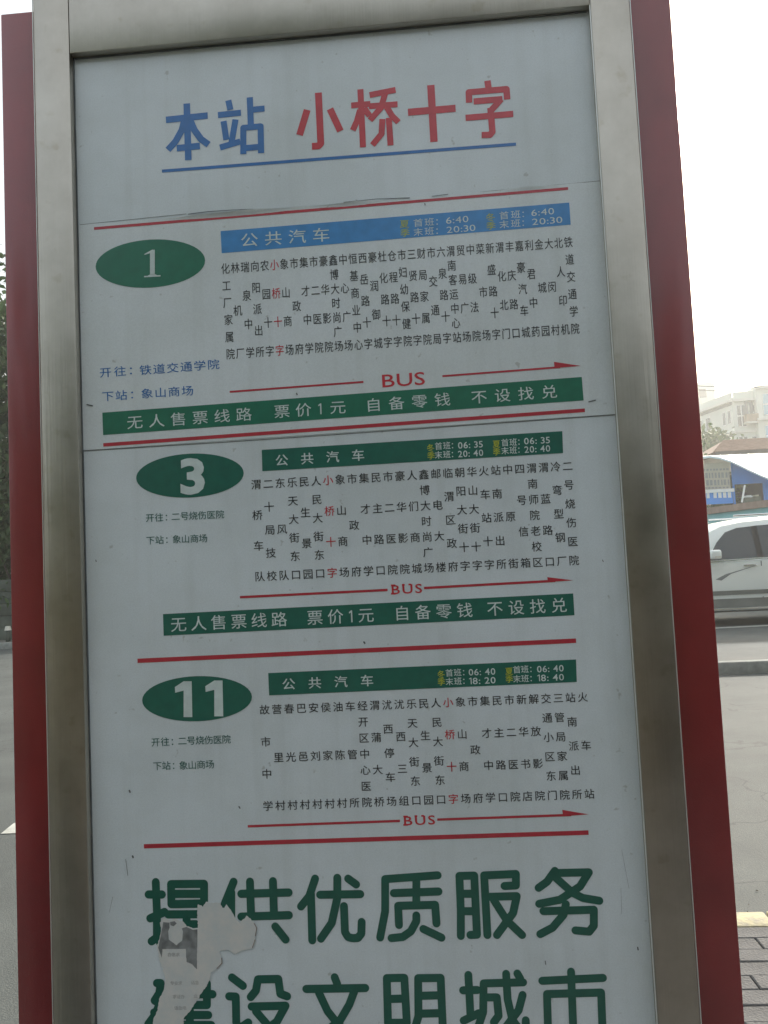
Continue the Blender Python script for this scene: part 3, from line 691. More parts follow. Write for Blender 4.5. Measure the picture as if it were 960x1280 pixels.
def tree(name, loc, trunk_h, crown, rad, nclump, nleaf, leaf, m, label, group=None, seed=1, cat='tree'):
    R = random.Random(seed); x0, y0, z0 = loc
    t = empty(name, loc, label, cat, group)
    tb = MB(); top = Vector((x0+R.uniform(-.2, .2), y0, z0+trunk_h)); tb.tube((x0, y0, z0-.05), top, .03*crown+.05, 8, .02*crown+.03)
    cb = MB(); cc = Vector((x0, y0, z0+trunk_h+crown*.55))
    for c in range(nclump):
        while True:
            v = Vector((R.uniform(-1, 1), R.uniform(-1, 1), R.uniform(-1, 1)))
            if .25 < v.length < 1: break
        p = cc + Vector((v.x*rad, v.y*rad, v.z*crown*.75))
        if c < 9: tb.tube(top - Vector((0, 0, R.uniform(0, trunk_h*.25))), p, .012*crown+.02, 5, .01)
        rc = R.uniform(.22, .42)*rad
        for i in range(nleaf):
            q = Vector((R.gauss(0, .5), R.gauss(0, .5), R.gauss(0, .42)))*rc + p
            n = Vector((R.uniform(-1, 1), R.uniform(-1, 1), R.uniform(-.3, 1))).normalized(); u = n.orthogonal().normalized(); w_ = n.cross(u)
            a = R.uniform(0, 6.3); u, w_ = u*math.cos(a)+w_*math.sin(a), w_*math.cos(a)-u*math.sin(a)
            s_ = leaf*R.uniform(.6, 1.3)
            k_ = len(cb.v); cb.v += [q-u*s_, q-w_*s_*.45, q+u*s_, q+w_*s_*.45]; cb.f.append((k_, k_+1, k_+2, k_+3))
    tb.build('trunk', MT['bark'], t, smooth=True); cb.build('crown', MT[m], t)
    return t
# left street trees
tree('street_tree', (-10.6, 19.5, 0), 1.6, 6.0, 2.7, 95, 240, .12, 'leaf', 'tall leafy green tree at the far left edge of the road', 'trees along the left of the road', 3)
tree('street_tree', (-7.6, 21.5, 0), 1.6, 5.2, 2.5, 60, 220, .11, 'leaf', 'darker green tree behind the left red panel of the sign', 'trees along the left of the road', 4)
tree('street_tree', (-13.6, 21.0, 0), 1.8, 5.4, 2.6, 40, 150, .12, 'leaf', 'leafy green tree just outside the left edge of the photo', 'trees along the left of the road', 5)
tree('green_shrub', (-9.9, 18.4, 0), .2, 1.9, 1.5, 30, 150, .08, 'leaf', 'dark green shrub below the leftmost tree, behind the grey wall', 'shrubs behind the low wall', 8, 'shrub')
tree('green_shrub', (-7.6, 18.6, 0), .2, 1.8, 1.4, 24, 130, .08, 'leaf', 'dark green shrub behind the low wall, hidden part by the sign', 'shrubs behind the low wall', 9, 'shrub')
# low plank-cast wall at the left
MT['lowwall'] = mat('mossy_grey_wall', (.085, .10, .08), .9, var=.35, scale=3, bump=.5, bscale=40)
lw = empty('low_wall', (-9, 17, 0), 'low grey-green wall of long courses across the road at left', 'wall')
for i in range(5):
    z0 = i*.27
    MB().box(-16, -4.5, 17+.012*(i % 2), 17.25, z0, z0+.262).build('wall_course', MT['lowwall'], lw, bevel=.01)
MT['pale'] = mat('pale_plastic', (.62, .60, .52), .6, var=.1, scale=30)
p = at(10, 792, 16.4)
mk = empty('white_marker_post', (p.x, 16.4, 0), 'tiny pale marker post at the road edge by the low wall', 'post')
MB().tube((p.x, 16.4, 0), (p.x, 16.4, p.z+.07), .05, 10, .045).build('post', MT['lowwall'], mk, smooth=True)
MB().tube((p.x, 16.4, p.z+.0705), (p.x, 16.4, p.z+.16), .075, 10, .05).build('cap', MT['pale'], mk)
# ------------------------------------------------------------------ teal wall with brown coping
MT['teal_wall'] = mat('teal_painted_wall', (.21, .50, .53), .8, var=.12, scale=1.5, bump=.3, bscale=30)
MT['coping'] = mat('brown_coping', (.30, .23, .19), .8, var=.18, scale=5, bump=.4, bscale=30)
A_ = at(885, 635, 20.4); B_ = at(960, 625, 18.2); d_ = (B_-A_); d_.z = 0
A2 = A_ - d_*2.2; B2 = B_ + d_*2.6; d_.normalize(); nrm = Vector((-d_.y, d_.x, 0))
tw = empty('teal_wall', (A_.x, A_.y, 0), 'teal painted wall with brown coping behind the silver car', 'wall')
def obox(mb, a, b, off0, off1, z0, z1):
    q = [a+nrm*off0, b+nrm*off0, b+nrm*off1, a+nrm*off1]
    mb.add([(p.x, p.y, z0) for p in q]+[(p.x, p.y, z1) for p in q], [(0,3,2,1),(4,5,6,7),(0,1,5,4),(1,2,6,5),(2,3,7,6),(3,0,4,7)]); return mb
ZW = A_.z
obox(MB(), A2, B2, 0, .22, 0, ZW-.16).build('wall_body', MT['teal_wall'], tw)
LL = (B2-A2); LL.z = 0; n_ = 9
for i in range(n_):
    a = A2 + LL*(i/n_) + d_*.004; b_ = A2 + LL*((i+1)/n_) - d_*.004
    obox(MB(), a, b_, -.06, .28, ZW-.158, ZW).build('coping_stone', MT['coping'], tw)
# ------------------------------------------------------------------ blue shed
MT['blue_wall'] = mat('blue_sheet_wall', (.035, .25, .72), .6, var=.1, scale=2)
MT['canopy'] = mat('pale_canopy_sheet', (.62, .74, .80), .45, var=.06, scale=1)
MT['dark'] = mat('dark_interior', (.05, .05, .05), .9, var=.3, scale=3)
MT['banner'] = mat('beige_banner_cloth', (.46, .44, .36), .8, var=.08, scale=3)
MT['banner_ink'] = mat('grey_banner_print', (.26, .27, .27), .8, var=.1, scale=9)
MT['white_paint'] = mat('white_paint', (.74, .76, .76), .5, var=.06, scale=9)
SY = 28.0
def v3(px, py, Y): return at(px, py, Y)
p0 = v3(914, 577, SY); p1 = v3(935, 587.5, SY); p2 = v3(960, 598.5, SY); p3 = v3(1010, 612, SY)
shed = empty('blue_shed', (p1.x, SY, 0), 'blue walled shed under a pale curved canopy behind the wall', 'shed')
ox0 = v3(918, 605, SY).x; ox1 = v3(954, 605, SY).x; oz = v3(936, 604.5, SY).z
def wallpiece(xs, zlo, parent=shed):
    pts = []
    def ztop(x):
        P_ = [p0, p1, p2, p3]
        for a, b in zip(P_, P_[1:]):
            if x <= b.x or b is P_[-1]: return a.z + (b.z-a.z)*(x-a.x)/(b.x-a.x)
    q = [(x, ztop(x)-.03) for x in xs]
    n = len(q)
    vs = [(x, SY, z) for x, z in q] + [(x, SY, zlo) for x, z in q] + [(x, SY+.08, z) for x, z in q] + [(x, SY+.08, zlo) for x, z in q]
    fs = []
    for i in range(n-1):
        fs += [(i, i+1, n+i+1, n+i), (2*n+i, 3*n+i, 3*n+i+1, 2*n+i+1), (i, 2*n+i, 2*n+i+1, i+1), (n+i, n+i+1, 3*n+i+1, 3*n+i)]
    fs += [(0, n, 3*n, 2*n), (n-1, 3*n-1, 4*n-1, 2*n-1)]
    pyd('wall_panel', vs, fs, MT['blue_wall'], parent)
wallpiece([p0.x, ox0], 0); wallpiece([ox0+.002, p1.x, ox1], oz); wallpiece([ox1+.002, p2.x, p3.x], 0)
MB().box(p0.x, p3.x, SY+2.2, SY+2.3, 0, 4.0).build('back_wall', MT['dark'], shed)
MB().box(ox0, ox1, SY+.1, SY+2.9, 0, v3(936, 624, SY).z-.25).build('work_bench', MT['lowwall'], shed)
fr = [(872, 571.5), (888, 569.8), (900, 571.5), (914, 576), (925, 581), (935, 586), (948, 592), (960, 597), (985, 606), (1010, 612)]
vs = []; 
for i, (a, b_) in enumerate(fr):
    vs.append(v3(a, b_, SY-.5))
for i, (a, b_) in enumerate(fr):
    q = v3(a, 569.4-(a-888)*.042, SY+5.5); vs.append(q)
n = len(fr)
vs += [v+Vector((0, 0, -.07)) for v in vs[:2*n]]
fs = []
for i in range(n-1):
    fs += [(i, i+1, n+i+1, n+i), (2*n+i, 3*n+i, 3*n+i+1, 2*n+i+1), (i, 2*n+i, 2*n+i+1, i+1), (n+i, n+i+1, 3*n+i+1, 3*n+i)]
fs += [(0, n, 3*n, 2*n), (n-1, 3*n-1, 4*n-1, 2*n-1)]
pyd('canopy', vs, fs, MT['canopy'], shed)
rb = MB()
for i in range(1, n-1): rb.tube(vs[i]+Vector((0, .05, -.01)), vs[n+i]+Vector((0, -.05, -.01)), .03, 4)
rb.build('canopy_ribs', MT['white_paint'], shed)
# banner beside the shed
def vrect(name, x0, y0, x1, y1, Y, m, parent, th=.03, proud=0):
    """upright panel whose corners fall at two photo pixels on the plane at distance Y"""
    a = at(x0, y0, Y); b_ = at(x1, y1, Y)
    return MB().box(min(a.x, b_.x), max(a.x, b_.x), Y-proud, Y-proud+th, min(a.z, b_.z), max(a.z, b_.z)).build(name, MT[m], parent)
bn = empty('beige_banner', (at(899, 600, 27.7).x, 27.7, 0), 'pale beige banner with faint grey rows of print left of the blue shed', 'banner')
vrect('banner_cloth', 872, 580, 913.6, 613, 27.7, 'banner', bn)
for j, (yy, hh) in enumerate(((586, 2.2), (591, 6.5), (600, 6.5), (609, 1.6))):
    x = 874
    while x < 911:
        ww = rr.uniform(2.2, 3.6)
        vrect('banner_lettering', x, yy-(x-890)*.03, min(912, x+ww), yy+hh-(x-890)*.03, 27.7, 'banner_ink', bn, .01, .012); x += ww+rr.uniform(1.0, 1.8)
bp_ = empty('blue_notice_panel', (at(899, 620, 27.2).x, 27.2, 0), 'blue lattice panel with white blocks under the beige banner', 'panel')
vrect('panel_board', 870, 613.6, 916.5, 629, 27.2, 'blue_wall', bp_)
for (x0, x1) in ((883, 887), (891.5, 896), (897.5, 902), (903.5, 908), (909.5, 914)):
    vrect('white_block', x0, 616-(x0-890)*.03, x1, 622.5-(x0-890)*.03, 27.2, 'white_paint', bp_, .01, .012)
vrect('panel_rail', 870, 613, 917.5, 614.6, 27.2, 'white_paint', bp_, .03, .04)
a = at(931, 606.5, 26); b_ = at(927.3, 628, 26)
tag(MB().tube(a, b_, .03, 8).build('leaning_white_pole', MT['white_paint'], None), 'thin white pole leaning in front of the blue shed opening', 'pole')
for i, (x, y, ww, hh) in enumerate(((935.5, 620.5, 6, 2.5), (945.5, 619.5, 4, 2.0))):
    q = at(x, y, 27.4); hw = ww/2/36; 
    t_ = empty('pale_bundle', (q.x, 27.4, q.z-hh/72), ['flat pale bundle just right of the leaning white pole', 'small greyish bundle inside the right end of the shed opening'][i], 'bundle', 'bundles in the shed opening')
    bb = MB()
    for k_ in range(3): bb.box(q.x-hw+rr.uniform(-.02, .02), q.x+hw+rr.uniform(-.02, .02), 27.3, 27.6, q.z-hh/72+k_*hh/108, q.z-hh/72+(k_+1)*hh/108-.004)
    bb.build('sheet', MT['white_paint'] if i == 0 else MT['banner'], t_)
    MB().box(q.x-hw-.05, q.x+hw+.05, 27.3, 27.65, 0, q.z-hh/72-.005).build('support', MT['lowwall'], t_)
tree('green_shrub', (at(890, 600, 29.5).x, 29.5, 0), 2.3, 1.5, 1.1, 26, 120, .07, 'leaf2', 'yellow-green bush top showing above the beige banner', 'bushes by the shed', 14, 'shrub')
# ------------------------------------------------------------------ brown roofed house
MT['tile'] = mat('faded_brown_tiles', (.27, .17, .125), .85, var=.2, scale=4)
MT['render'] = mat('cream_render', (.50, .46, .38), .85, var=.08, scale=1)
HY = 44.0
hl = at(892, 566, HY); hr = at(1010, 562, HY); ze = at(925, 563.5, HY).z; zr = at(925, 549.5, HY+4).z
xr0 = at(904.5, 549.5, HY+4).x
hs = empty('tiled_house', (hl.x, HY, 0), 'low house with a faded brown tile roof above the canopy', 'house')
MB().box(hl.x+.6, hr.x, HY+.5, HY+8, 0, ze-.02).build('wall', MT['render'], hs)
ncr = 9
for i in range(ncr):
    t0 = i/ncr; t1 = (i+1)/ncr
    def pt(x, t, dz=0): return (x, HY+4*t, ze+(zr-ze)*t+dz)
    xl0 = hl.x+(xr0-hl.x)*t0; xl1 = hl.x+(xr0-hl.x)*t1
    b = MB().add([pt(xl0, t0, .09), pt(hr.x, t0, .09), pt(hr.x, t1, .03), pt(xl1, t1, .03), pt(xl0, t0, 0), pt(hr.x, t0, 0), pt(hr.x, t1, -.05), pt(xl1, t1, -.05)],
                 [(0,1,2,3),(7,6,5,4),(0,4,5,1),(1,5,6,2),(2,6,7,3),(3,7,4,0)])
    b.build('tile_course', MT['tile'], hs)
MB().add([(hl.x, HY, ze), (xr0, HY+4, zr), (hl.x, HY+8, ze)], [(0, 1, 2)]).add([(hr.x, HY+8, ze), (hl.x, HY+8, ze), (xr0, HY+4, zr), (hr.x, HY+4, zr)], [(0, 1, 2, 3)]).build('roof', MT['tile'], hs)
MB().box(hl.x+.1, hr.x, HY-.06, HY+.02, ze-.16, ze+.02).build('fascia', MT['dark'], hs)
# ------------------------------------------------------------------ trees before the flats
for i, (px, Y, th, cr, ra, sd, lb) in enumerate(((893, 62, 2.2, 6.4, 3.2, 21, 'hazy green tree against the left end of the pale flats'), (912, 66, 2.4, 6.3, 2.6, 22, 'hazy green tree just left of the tiled roof ridge'), (878, 60, 2.2, 5.6, 3.0, 23, 'hazy green tree half hidden by the right red panel'), (935, 70, 2.0, 4.2, 2.2, 24, 'low hazy tree under the brown balcony of the flats'))):
    tree('distant_tree', (at(px, 690, Y).x, Y, 0), th, cr, ra, 34, 170, .27, 'leaf', lb, 'trees in front of the pale flats', sd)
tree('tall_tree', (at(822, 690, 40).x, 40, 0), 5.5, 8.0, 2.5, 46, 60, .13, 'leaf', 'tall thin tree whose twigs peek out beside the right red panel', None, 31)
# ------------------------------------------------------------------ pale flats
MT['flats'] = mat('pale_flats_render', (.62, .66, .60), .8, var=.06, scale=.3)
MT['flats_trim'] = mat('pale_ledge', (.62, .63, .58), .8, var=.05, scale=.5)
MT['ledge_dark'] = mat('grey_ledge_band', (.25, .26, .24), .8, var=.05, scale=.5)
MT['glass'] = mat('window_glass', (.06, .08, .09), .12, var=.2, scale=.6, spec=.8)
MT['bglass'] = mat('pale_blue_glass', (.30, .48, .56), .2, var=.1, scale=.3)
MT['frame_w'] = mat('white_window_frame', (.70, .72, .70), .6, var=.04, scale=3)
MT['balcony'] = mat('brown_balcony_panel', (.30, .24, .17), .8, var=.1, scale=1)
BY = 83.0
C0 = at(914.5, 497, BY); Cl = at(877, 510, BY+5.6)
fl_ = empty('apartment_block', (C0.x, BY, 0), 'pale five storey block of flats with a brown balcony panel', 'building')
u_ = Vector((Cl.x-C0.x, Cl.y-C0.y, 0)); Lw = u_.length; u_.normalize()
Cend = C0 + u_*(Lw*3.2); xe = at(945.5, 505, BY).x; zt = C0.z
foot = [(C0.x, C0.y), (xe, BY), (xe, BY+14), (Cend.x, Cend.y+14), (Cend.x, Cend.y)]
vs = [(x, y, 0) for x, y in foot] + [(x, y, zt) for x, y in foot]
pyd('wall', vs, [(i, (i+1) % 5, 5+(i+1) % 5, 5+i) for i in range(5)]+[(5, 6, 7, 8, 9)], MT['flats'], fl_)
nl = Vector((u_.y, -u_.x, 0)); 
if nl.y > 0: nl = -nl
def lface(name, s0, s1, z0, z1, out, m, parent=fl_, ins=0.02):
    a = C0+u_*s0; b_ = C0+u_*s1
    q = [a+nl*out, b_+nl*out, b_-nl*ins, a-nl*ins]
    return MB().add([(p.x, p.y, z0) for p in q]+[(p.x, p.y, z1) for p in q], [(0,3,2,1),(4,5,6,7),(0,1,5,4),(1,2,6,5),(2,3,7,6),(3,0,4,7)]).build(name, MT[m], parent)
def rface(name, x0, x1, z0, z1, out, m, parent=fl_, Y=BY): return MB().box(x0, x1, Y-out, Y+.02, z0, z1).build(name, MT[m], parent)
def lwin(s0, s1, z0, z1):
    w1 = lface('window', s0, s1, z0, z1, .06, 'frame_w'); lface('pane', s0-.0+.08*(1 if s1 > s0 else -1), (s0+s1)/2-.03, z0+.08, z1-.08, .075, 'glass', w1, -.062); lface('pane', (s0+s1)/2+.03, s1-.08, z0+.08, z1-.08, .075, 'glass', w1, -.062)
def rwin(x0, x1, z0, z1, n=2, rows=1, Y=BY, m='glass', parent=fl_):
    w1 = rface('window', x0, x1, z0, z1, .06, 'frame_w', parent, Y); dx = (x1-x0)/n; dz = (z1-z0)/rows
    for i in range(n):
        for j in range(rows):
            MB().box(x0+i*dx+.06, x0+(i+1)*dx-.06, Y-.075, Y-.0602, z0+j*dz+.06, z0+(j+1)*dz-.06).build('pane', MT[m], w1)
for zf in (zt-.45, zt-3.55, zt-6.6, zt-9.7, zt-12.8):
    lface('ledge', -.02, Lw*3.2, zf, zf+.22, .45 if zf > zt-1 else .25, 'flats_trim'); rface('ledge', C0.x+.03, xe-.03, zf+.002, zf+.218, .40 if zf > zt-1 else .25, 'flats_trim')
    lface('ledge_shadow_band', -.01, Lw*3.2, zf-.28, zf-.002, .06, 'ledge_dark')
lface('parapet', -.01, Lw*3.2, zt-.2, zt+.5, .10, 'flats'); rface('parapet', C0.x+.11, xe, zt-.2, zt+.5, .10, 'flats')
for fl0 in range(5):
    zb_ = zt-3.05-3.1*fl0
    for s0 in (.35, 1.4, 4.6, 6.5, 9.2, 11.0, 14.0): 
        s0 *= Lw/6.5
        lwin(s0, s0+(.55 if s0 < 1.2*Lw/6.5*1.4 else .95), zb_+.5, zb_+1.9)
    rwin(C0.x+.35, C0.x+1.25, zb_+.1, zb_+2.25, 2, 2)
    rwin(C0.x+1.6, C0.x+2.1, zb_+.7, zb_+2.2, 1, 2)
bx0 = at(929, 520, BY).x; bx1 = at(944, 520, BY).x; bz1 = at(936, 519, BY).z; bz0 = at(936, 528.5, BY).z
bal = MB().box(bx0, bx1, BY-.9, BY-.02, bz0, bz1).build('balcony', MT['balcony'], fl_)
MB().box(bx0-.05, bx1+.05, BY-.95, BY-.02, bz0-.16, bz0-.003).build('slab', MT['flats_trim'], bal)
bal2 = MB().box(bx0, bx1, BY-.9, BY-.02, bz0-3.1, bz1-3.1).build('balcony', MT['flats'], fl_)
for k_ in (-.25, .2): MB().box(bx0+.45+k_, bx0+.75+k_, BY-.1, BY-.02, bz1+.1, bz1+1.4).build('pane', MT['glass'], bal)
# second, nearer block at the right edge
B2Y = 82.2
x0 = at(945.5, 500, B2Y).x; x1 = at(1040, 600, B2Y).x; z2 = at(955, 482, B2Y).z
f2 = empty('tower_block', (x0, B2Y, 0), 'taller pale block with light blue glazing at the right edge', 'building')
MB().box(x0, x1, B2Y, B2Y+14, 0, z2).build('wall', MT['flats'], f2)
for zf in (z2-.3, z2-3.4, z2-6.5, z2-9.6): rface('ledge', x0-.12, x1, zf, zf+.22, .3, 'flats_trim', f2, B2Y)
for r_ in range(5):
    zz = z2-2.9-3.1*r_
    for cidx in range(4):
        xx = x0+.55+cidx*2.0
        rwin(xx, xx+1.5, zz, zz+2.1, 2, 2, B2Y, 'bglass', f2)
# faint tall block far behind
B3 = 135.0
x0 = at(868, 600, B3).x; x1 = at(902, 600, B3).x; z3 = at(885, 478, B3).z
f3 = empty('far_high_rise', (x0, B3, 0), 'faint high rise fading into the glare behind the pale flats', 'building')
MB().box(x0-6, x1, B3, B3+14, 0, z3).build('wall', MT['flats'], f3)
for r_ in range(8):
    for c_ in range(5): 
        xx = x1-1.4-c_*2.2; zz = z3-2.4-3*r_
        MB().box(xx-1.1, xx, B3-.05, B3+.02, zz, zz+1.4).build('window', MT['glass'], f3)
# overhead cables
for i, (ya, yb) in enumerate(((473.5, 472.5), (478, 478.5))):
    a = at(820, ya+2, 32); b_ = at(990, yb-4, 32); cb = MB(); pv = a
    for j in range(1, 13):
        t = j/12; q = a.lerp(b_, t)+Vector((0, 0, -.35*math.sin(math.pi*t))); cb.tube(pv, q, .012, 4); pv = q
    tag(cb.build('overhead_cable', MT['dark'], None), ['upper thin cable crossing the bright sky beside the sign', 'lower thin cable crossing the bright sky beside the sign'][i], 'cable', 'cables across the sky')
# ------------------------------------------------------------------ silver car
MT['silver'] = mat('silver_car_paint', (.86, .90, .86), .3, metal=.2, var=.03, scale=2, coat=1, coat_rough=.05)
MT['cglass'] = mat('tinted_car_glass', (.035, .045, .05), .06, var=.1, scale=2, spec=.7)
MT['rubber'] = mat('black_rubber', (.03, .03, .03), .8, var=.2, scale=8)
MT['cladding'] = mat('dark_sill_cladding', (.17, .18, .165), .5, var=.1, scale=6)
MT['chrome'] = mat('chrome_trim', (.7, .72, .72), .18, metal=1, var=.03, scale=5)
MT['decal'] = mat('grey_side_decal', (.20, .22, .22), .4, var=.05, scale=5)
CY = 12.8; XA = at(888, 690, CY).x
car = empty('silver_suv', (XA+1, CY+.93, 0), 'silver sport utility car parked side on before the teal wall', 'car')
ST = [(-1.95,.45,.78),(-1.9,.34,.88),(-1.7,.30,.98),(-1.2,.30,1.04),(-.75,.30,1.09),(-.40,.30,1.31),(0,.30,1.55),(.25,.30,1.66),(.6,.30,1.715),(1.2,.30,1.75),(1.9,.30,1.75),(2.4,.30,1.72),(2.75,.32,1.60),(2.95,.36,1.15),(3.02,.42,.75)]
def hw(z): return .93 - (.05*max(0, .6-z)/.3) if z < 1.05 else .93-(z-1.05)*.33
vs = []; NP = 0
for x, zb_, zt_ in ST:
    zs = [zb_, (zb_+.55)/2, .55, .8, min(1.0, zt_-.04), min(1.06, zt_-.03)]
    zs = sorted(set(zs)); 
    zs = [zb_, zb_+(zt_-zb_)*.15, zb_+(zt_-zb_)*.35] + [min(.95, zt_-.06), min(1.05, zt_-.045), zt_-.04]
    pf = [(hw(z), z) for z in zs] + [(hw(zt_)-.07, zt_), (hw(zt_)*.5, zt_+.025)]
    tp = .25 if x < -1.8 or x > 2.98 else (.08 if x < -1.6 or x > 2.9 else 0)
    pf = [(max(.05, a-tp), b) for a, b in pf]
    ring = [(x, CY+.93-a, b) for a, b in pf] + [(x, CY+.93, zt_+.03)] + [(x, CY+.93+a, b) for a, b in reversed(pf)]
    NP = len(ring); vs += [(XA+p[0], p[1], p[2]) for p in ring]
fs = []
for i in range(len(ST)-1):
    for j in range(NP-1): fs.append((i*NP+j, i*NP+j+1, (i+1)*NP+j+1, (i+1)*NP+j))
    fs.append((i*NP+NP-1, i*NP, (i+1)*NP, (i+1)*NP+NP-1))
fs.append(tuple(range(NP))); fs.append(tuple((len(ST)-1)*NP+j for j in reversed(range(NP))))
body = pyd('body', vs, fs, MT['silver'], car, smooth=True)
bm = bmesh.new(); bm.from_mesh(body.data); bmesh.ops.recalc_face_normals(bm, faces=bm.faces); bm.to_mesh(body.data); bm.free()
try: body.data.set_sharp_from_angle(angle=math.radians(38))
except Exception: pass
def cpanel(name, pts, m, off, parent=car, th=.012, side=-1):
    """thin panel lying on the side of the car, outline in (x, z) from the mirror"""
    q0 = [Vector((XA+x, CY+.93+side*(hw(z)+off), z)) for x, z in pts]; q1 = [v-Vector((0, side*th, 0)) for v in q0]; n = len(pts)
    fs = [tuple(range(n)), tuple(reversed(range(n, 2*n)))] + [(i, n+i, n+(i+1) % n, (i+1) % n) for i in range(n)]
    o = pyd(name, q0+q1, fs, MT[m], parent)
    bm = bmesh.new(); bm.from_mesh(o.data); bmesh.ops.recalc_face_normals(bm, faces=bm.faces); bm.to_mesh(o.data); bm.free(); return o
for sd_ in (-1, 1):
    cpanel('window', [(-.02,1.07),(.74,1.085),(.72,1.60),(.50,1.585),(.30,1.52),(.14,1.36),(.02,1.18)], 'cglass', .006, side=sd_)
    cpanel('window', [(.84,1.085),(1.70,1.10),(1.66,1.63),(.82,1.61)], 'cglass', .006, side=sd_)
    cpanel('window', [(1.80,1.10),(2.45,1.13),(2.30,1.60),(1.77,1.63)], 'cglass', .006, side=sd_)
    cpanel('door_pillar', [(.735,1.085),(.845,1.085),(.825,1.61),(.715,1.60)], 'rubber', .004, side=sd_)
    cpanel('belt_trim', [(-.06,1.035),(2.5,1.075),(2.5,1.10),(-.06,1.06)], 'chrome', .011, side=sd_)
    cpanel('door_seam', [(.782,.42),(.794,.42),(.794,1.03),(.782,1.03)], 'rubber', .004, side=sd_)
    cpanel('door_seam', [(-.215,.42),(-.203,.42),(-.203,1.03),(-.215,1.03)], 'rubber', .004, side=sd_)
    cpanel('door_seam', [(1.742,.42),(1.754,.42),(1.754,1.03),(1.742,1.03)], 'rubber', .004, side=sd_)
    cpanel('side_moulding', [(-.9,.50),(2.0,.50),(2.0,.57),(-.9,.57)], 'cladding', .016, side=sd_)
    cpanel('side_decal', [(.05,.76),(.22,.84),(.75,.97),(.30,.84),(.14,.74)], 'decal', .004, side=sd_)
    cpanel('sill', [(-.9,.29),(1.95,.29),(1.95,.44),(-.9,.44)], 'cladding', .012, side=sd_)
    ysd = CY+.93+sd_*.97
    MB().box(XA-.75, XA+1.8, ysd-.07, ysd+.07, .25, .30).build('running_board', MT['chrome'], car, bevel=.008)
    for hx in (.50, 1.45):
        yh = CY+.93+sd_*(hw(.96)+.022)
        MB().box(XA+hx, XA+hx+.20, yh-.015, yh+.015, .955, .985).build('door_handle', MT['chrome'], car, bevel=.005)
    ym = CY+.93+sd_*1.05
    mr = MB().box(XA-.06, XA+.115, ym-.10, ym+.10, 1.09, 1.24).build('wing_mirror', MT['silver'], car, bevel=.035, seg=3)
    MB().box(XA+.0, XA+.10, ym-.101-.003 if sd_ < 0 else ym+.101, (ym-.101 if sd_ < 0 else ym+.104), 1.10, 1.14).build('indicator', MT['pale'], mr)
    for wx in (-1.05, 1.95):
        ya = CY+.93+sd_*.95; yb = CY+.93+sd_*.70
        wh = MB().tube((XA+wx, ya, .36), (XA+wx, yb, .36), .36, 26).build('wheel', MT['rubber'], car, bevel=.02)
        rim = MB().tube((XA+wx, ya+sd_*.012, .36), (XA+wx, ya-sd_*.02, .36), .24, 20).build('rim', MT['chrome'], wh)
MB().box(XA-1.2, XA+2.6, CY+.1, CY+1.76, .22, .34).build('underbody', MT['rubber'], car)
MB().add([(XA-.70, CY+.2, 1.10), (XA-.70, CY+1.66, 1.10), (XA-.03, CY+1.52, 1.545), (XA-.03, CY+.34, 1.545)], [(0, 1, 2, 3)]).build('windscreen', MT['cglass'], car)
for sd_ in (-1, 1):
    MB().tube((XA+.5, CY+.93+sd_*.66, 1.79), (XA+2.3, CY+.93+sd_*.66, 1.80), .018, 6).build('roof_rail', MT['chrome'], car)
    MB().box(XA-1.93, XA-1.72, CY+.93+sd_*.70-.12, CY+.93+sd_*.70+.12, .70, .84).build('headlight', MT['cglass'], car, bevel=.02)
    MB().box(XA+2.93, XA+3.0, CY+.93+sd_*.74-.08, CY+.93+sd_*.74+.08, .80, 1.08).build('tail_light', MT['red_paint'], car, bevel=.01)
# ------------------------------------------------------------------ unseen things added behind and beside the viewer to darken steel and board
MT['brick'] = mat('added_shop_brick', (.11, .08, .06), .9, var=.2, scale=3, bump=.4, bscale=20)
sh = empty('added_brick_shop', (0, -13, 0), 'unseen brown brick shop row added behind the viewer for reflections', 'building')  # unseen building, added to be mirrored dark in the steel
MB().box(-20, 20, -17, -13, -.01, 4.4).build('wall', MT['brick'], sh)  # wall of the added shop
MB().box(-20.2, 20.2, -17.2, -12.8, 4.402, 4.7).build('added_shop_cornice', MT['coping'], sh)
for i in range(10):
    x = -18+i*4
    w1 = MB().box(x-1.3, x+1.3, -12.99, -12.93, .5, 2.9).build('window', MT['coping'], sh)  # window of the added shop
    MB().box(x-1.2, x-.05, -12.925, -12.91, .6, 2.8).build('pane', MT['glass'], w1); MB().box(x+.05, x+1.2, -12.925, -12.91, .6, 2.8).build('pane', MT['glass'], w1)
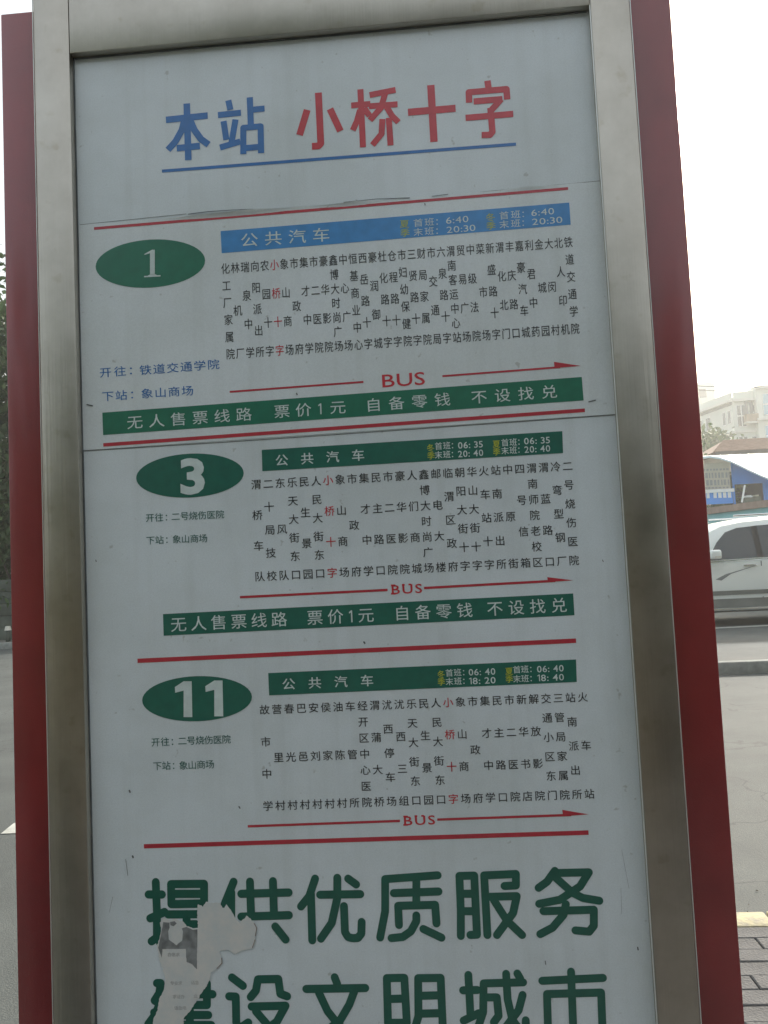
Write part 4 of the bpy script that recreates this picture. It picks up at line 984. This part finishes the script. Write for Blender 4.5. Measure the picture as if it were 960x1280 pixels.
for i, (x, y) in enumerate(((-5.4, -6.6), (-1.6, -7.4), (2.2, -6.8), (5.9, -7.5))):
    tree('added_mirrored_tree', (x, y, 0), (1.7, 1.7, 1.6, 1.6)[i], (3.5, 3.3, 2.4, 2.3)[i], 2.0, 52, 95, .12, 'leaf', ['first', 'second', 'third', 'fourth'][i]+' from the left of the unseen trees added for reflections', 'unseen trees added behind the viewer', 40+i)  # unseen trees, added and sized for their dark reflection in the steel
for i, (x, lb) in enumerate(((4.5, 'nearest'), (8.3, 'second'), (12.1, 'third'))):
    tree('added_shade_tree', (x, .7, 0), 2.3, 4.6, 2.3, 60, 130, .12, 'leaf', lb+' unseen tree added right of the sign for shade', 'unseen trees added to cast shade', 60+i)  # out of view, added to shade the ground and hedge behind the viewer
hb = MB(); R_ = random.Random(77)
hg = empty('added_dark_hedge', (0, -3, 0), 'unseen dark hedge added behind the viewer to darken board and steel', 'hedge')  # unseen, added to darken the lower board and the steel's reflections
for i in range(15000):
    q = Vector((R_.uniform(-6, 6), -3.0 + R_.uniform(-.45, .45), R_.uniform(.05, 1.45))); n = Vector((R_.uniform(-1, 1), R_.uniform(-1, 1), R_.uniform(-.3, 1))).normalized(); u = n.orthogonal().normalized(); w_ = n.cross(u)
    k_ = len(hb.v); hb.v += [q-u*.05, q-w_*.025, q+u*.05, q+w_*.025]; hb.f.append((k_, k_+1, k_+2, k_+3))
hb.build('foliage', MT['leaf'], hg)  # leaves of the added hedge
MB().box(-5.95, 5.95, -3.3, -2.7, 0, 1.3).build('added_hedge_branches', MT['bark'], hg)
# ------------------------------------------------------------------ the air
if HAZE > 0:
    hz = MB().box(-200, 200, -60, 240, -1.2, 42).build('haze', None); hz['kind'] = 'stuff'
    m = bpy.data.materials.new('haze_air'); m.use_nodes = True; m.node_tree.nodes.clear()
    pv = m.node_tree.nodes.new('ShaderNodeVolumePrincipled'); mo = m.node_tree.nodes.new('ShaderNodeOutputMaterial')
    pv.inputs['Color'].default_value = (.97, .98, .95, 1); pv.inputs['Density'].default_value = HAZE; pv.inputs['Anisotropy'].default_value = .55
    m.node_tree.links.new(pv.outputs[0], mo.inputs['Volume']); hz.data.materials.append(m)
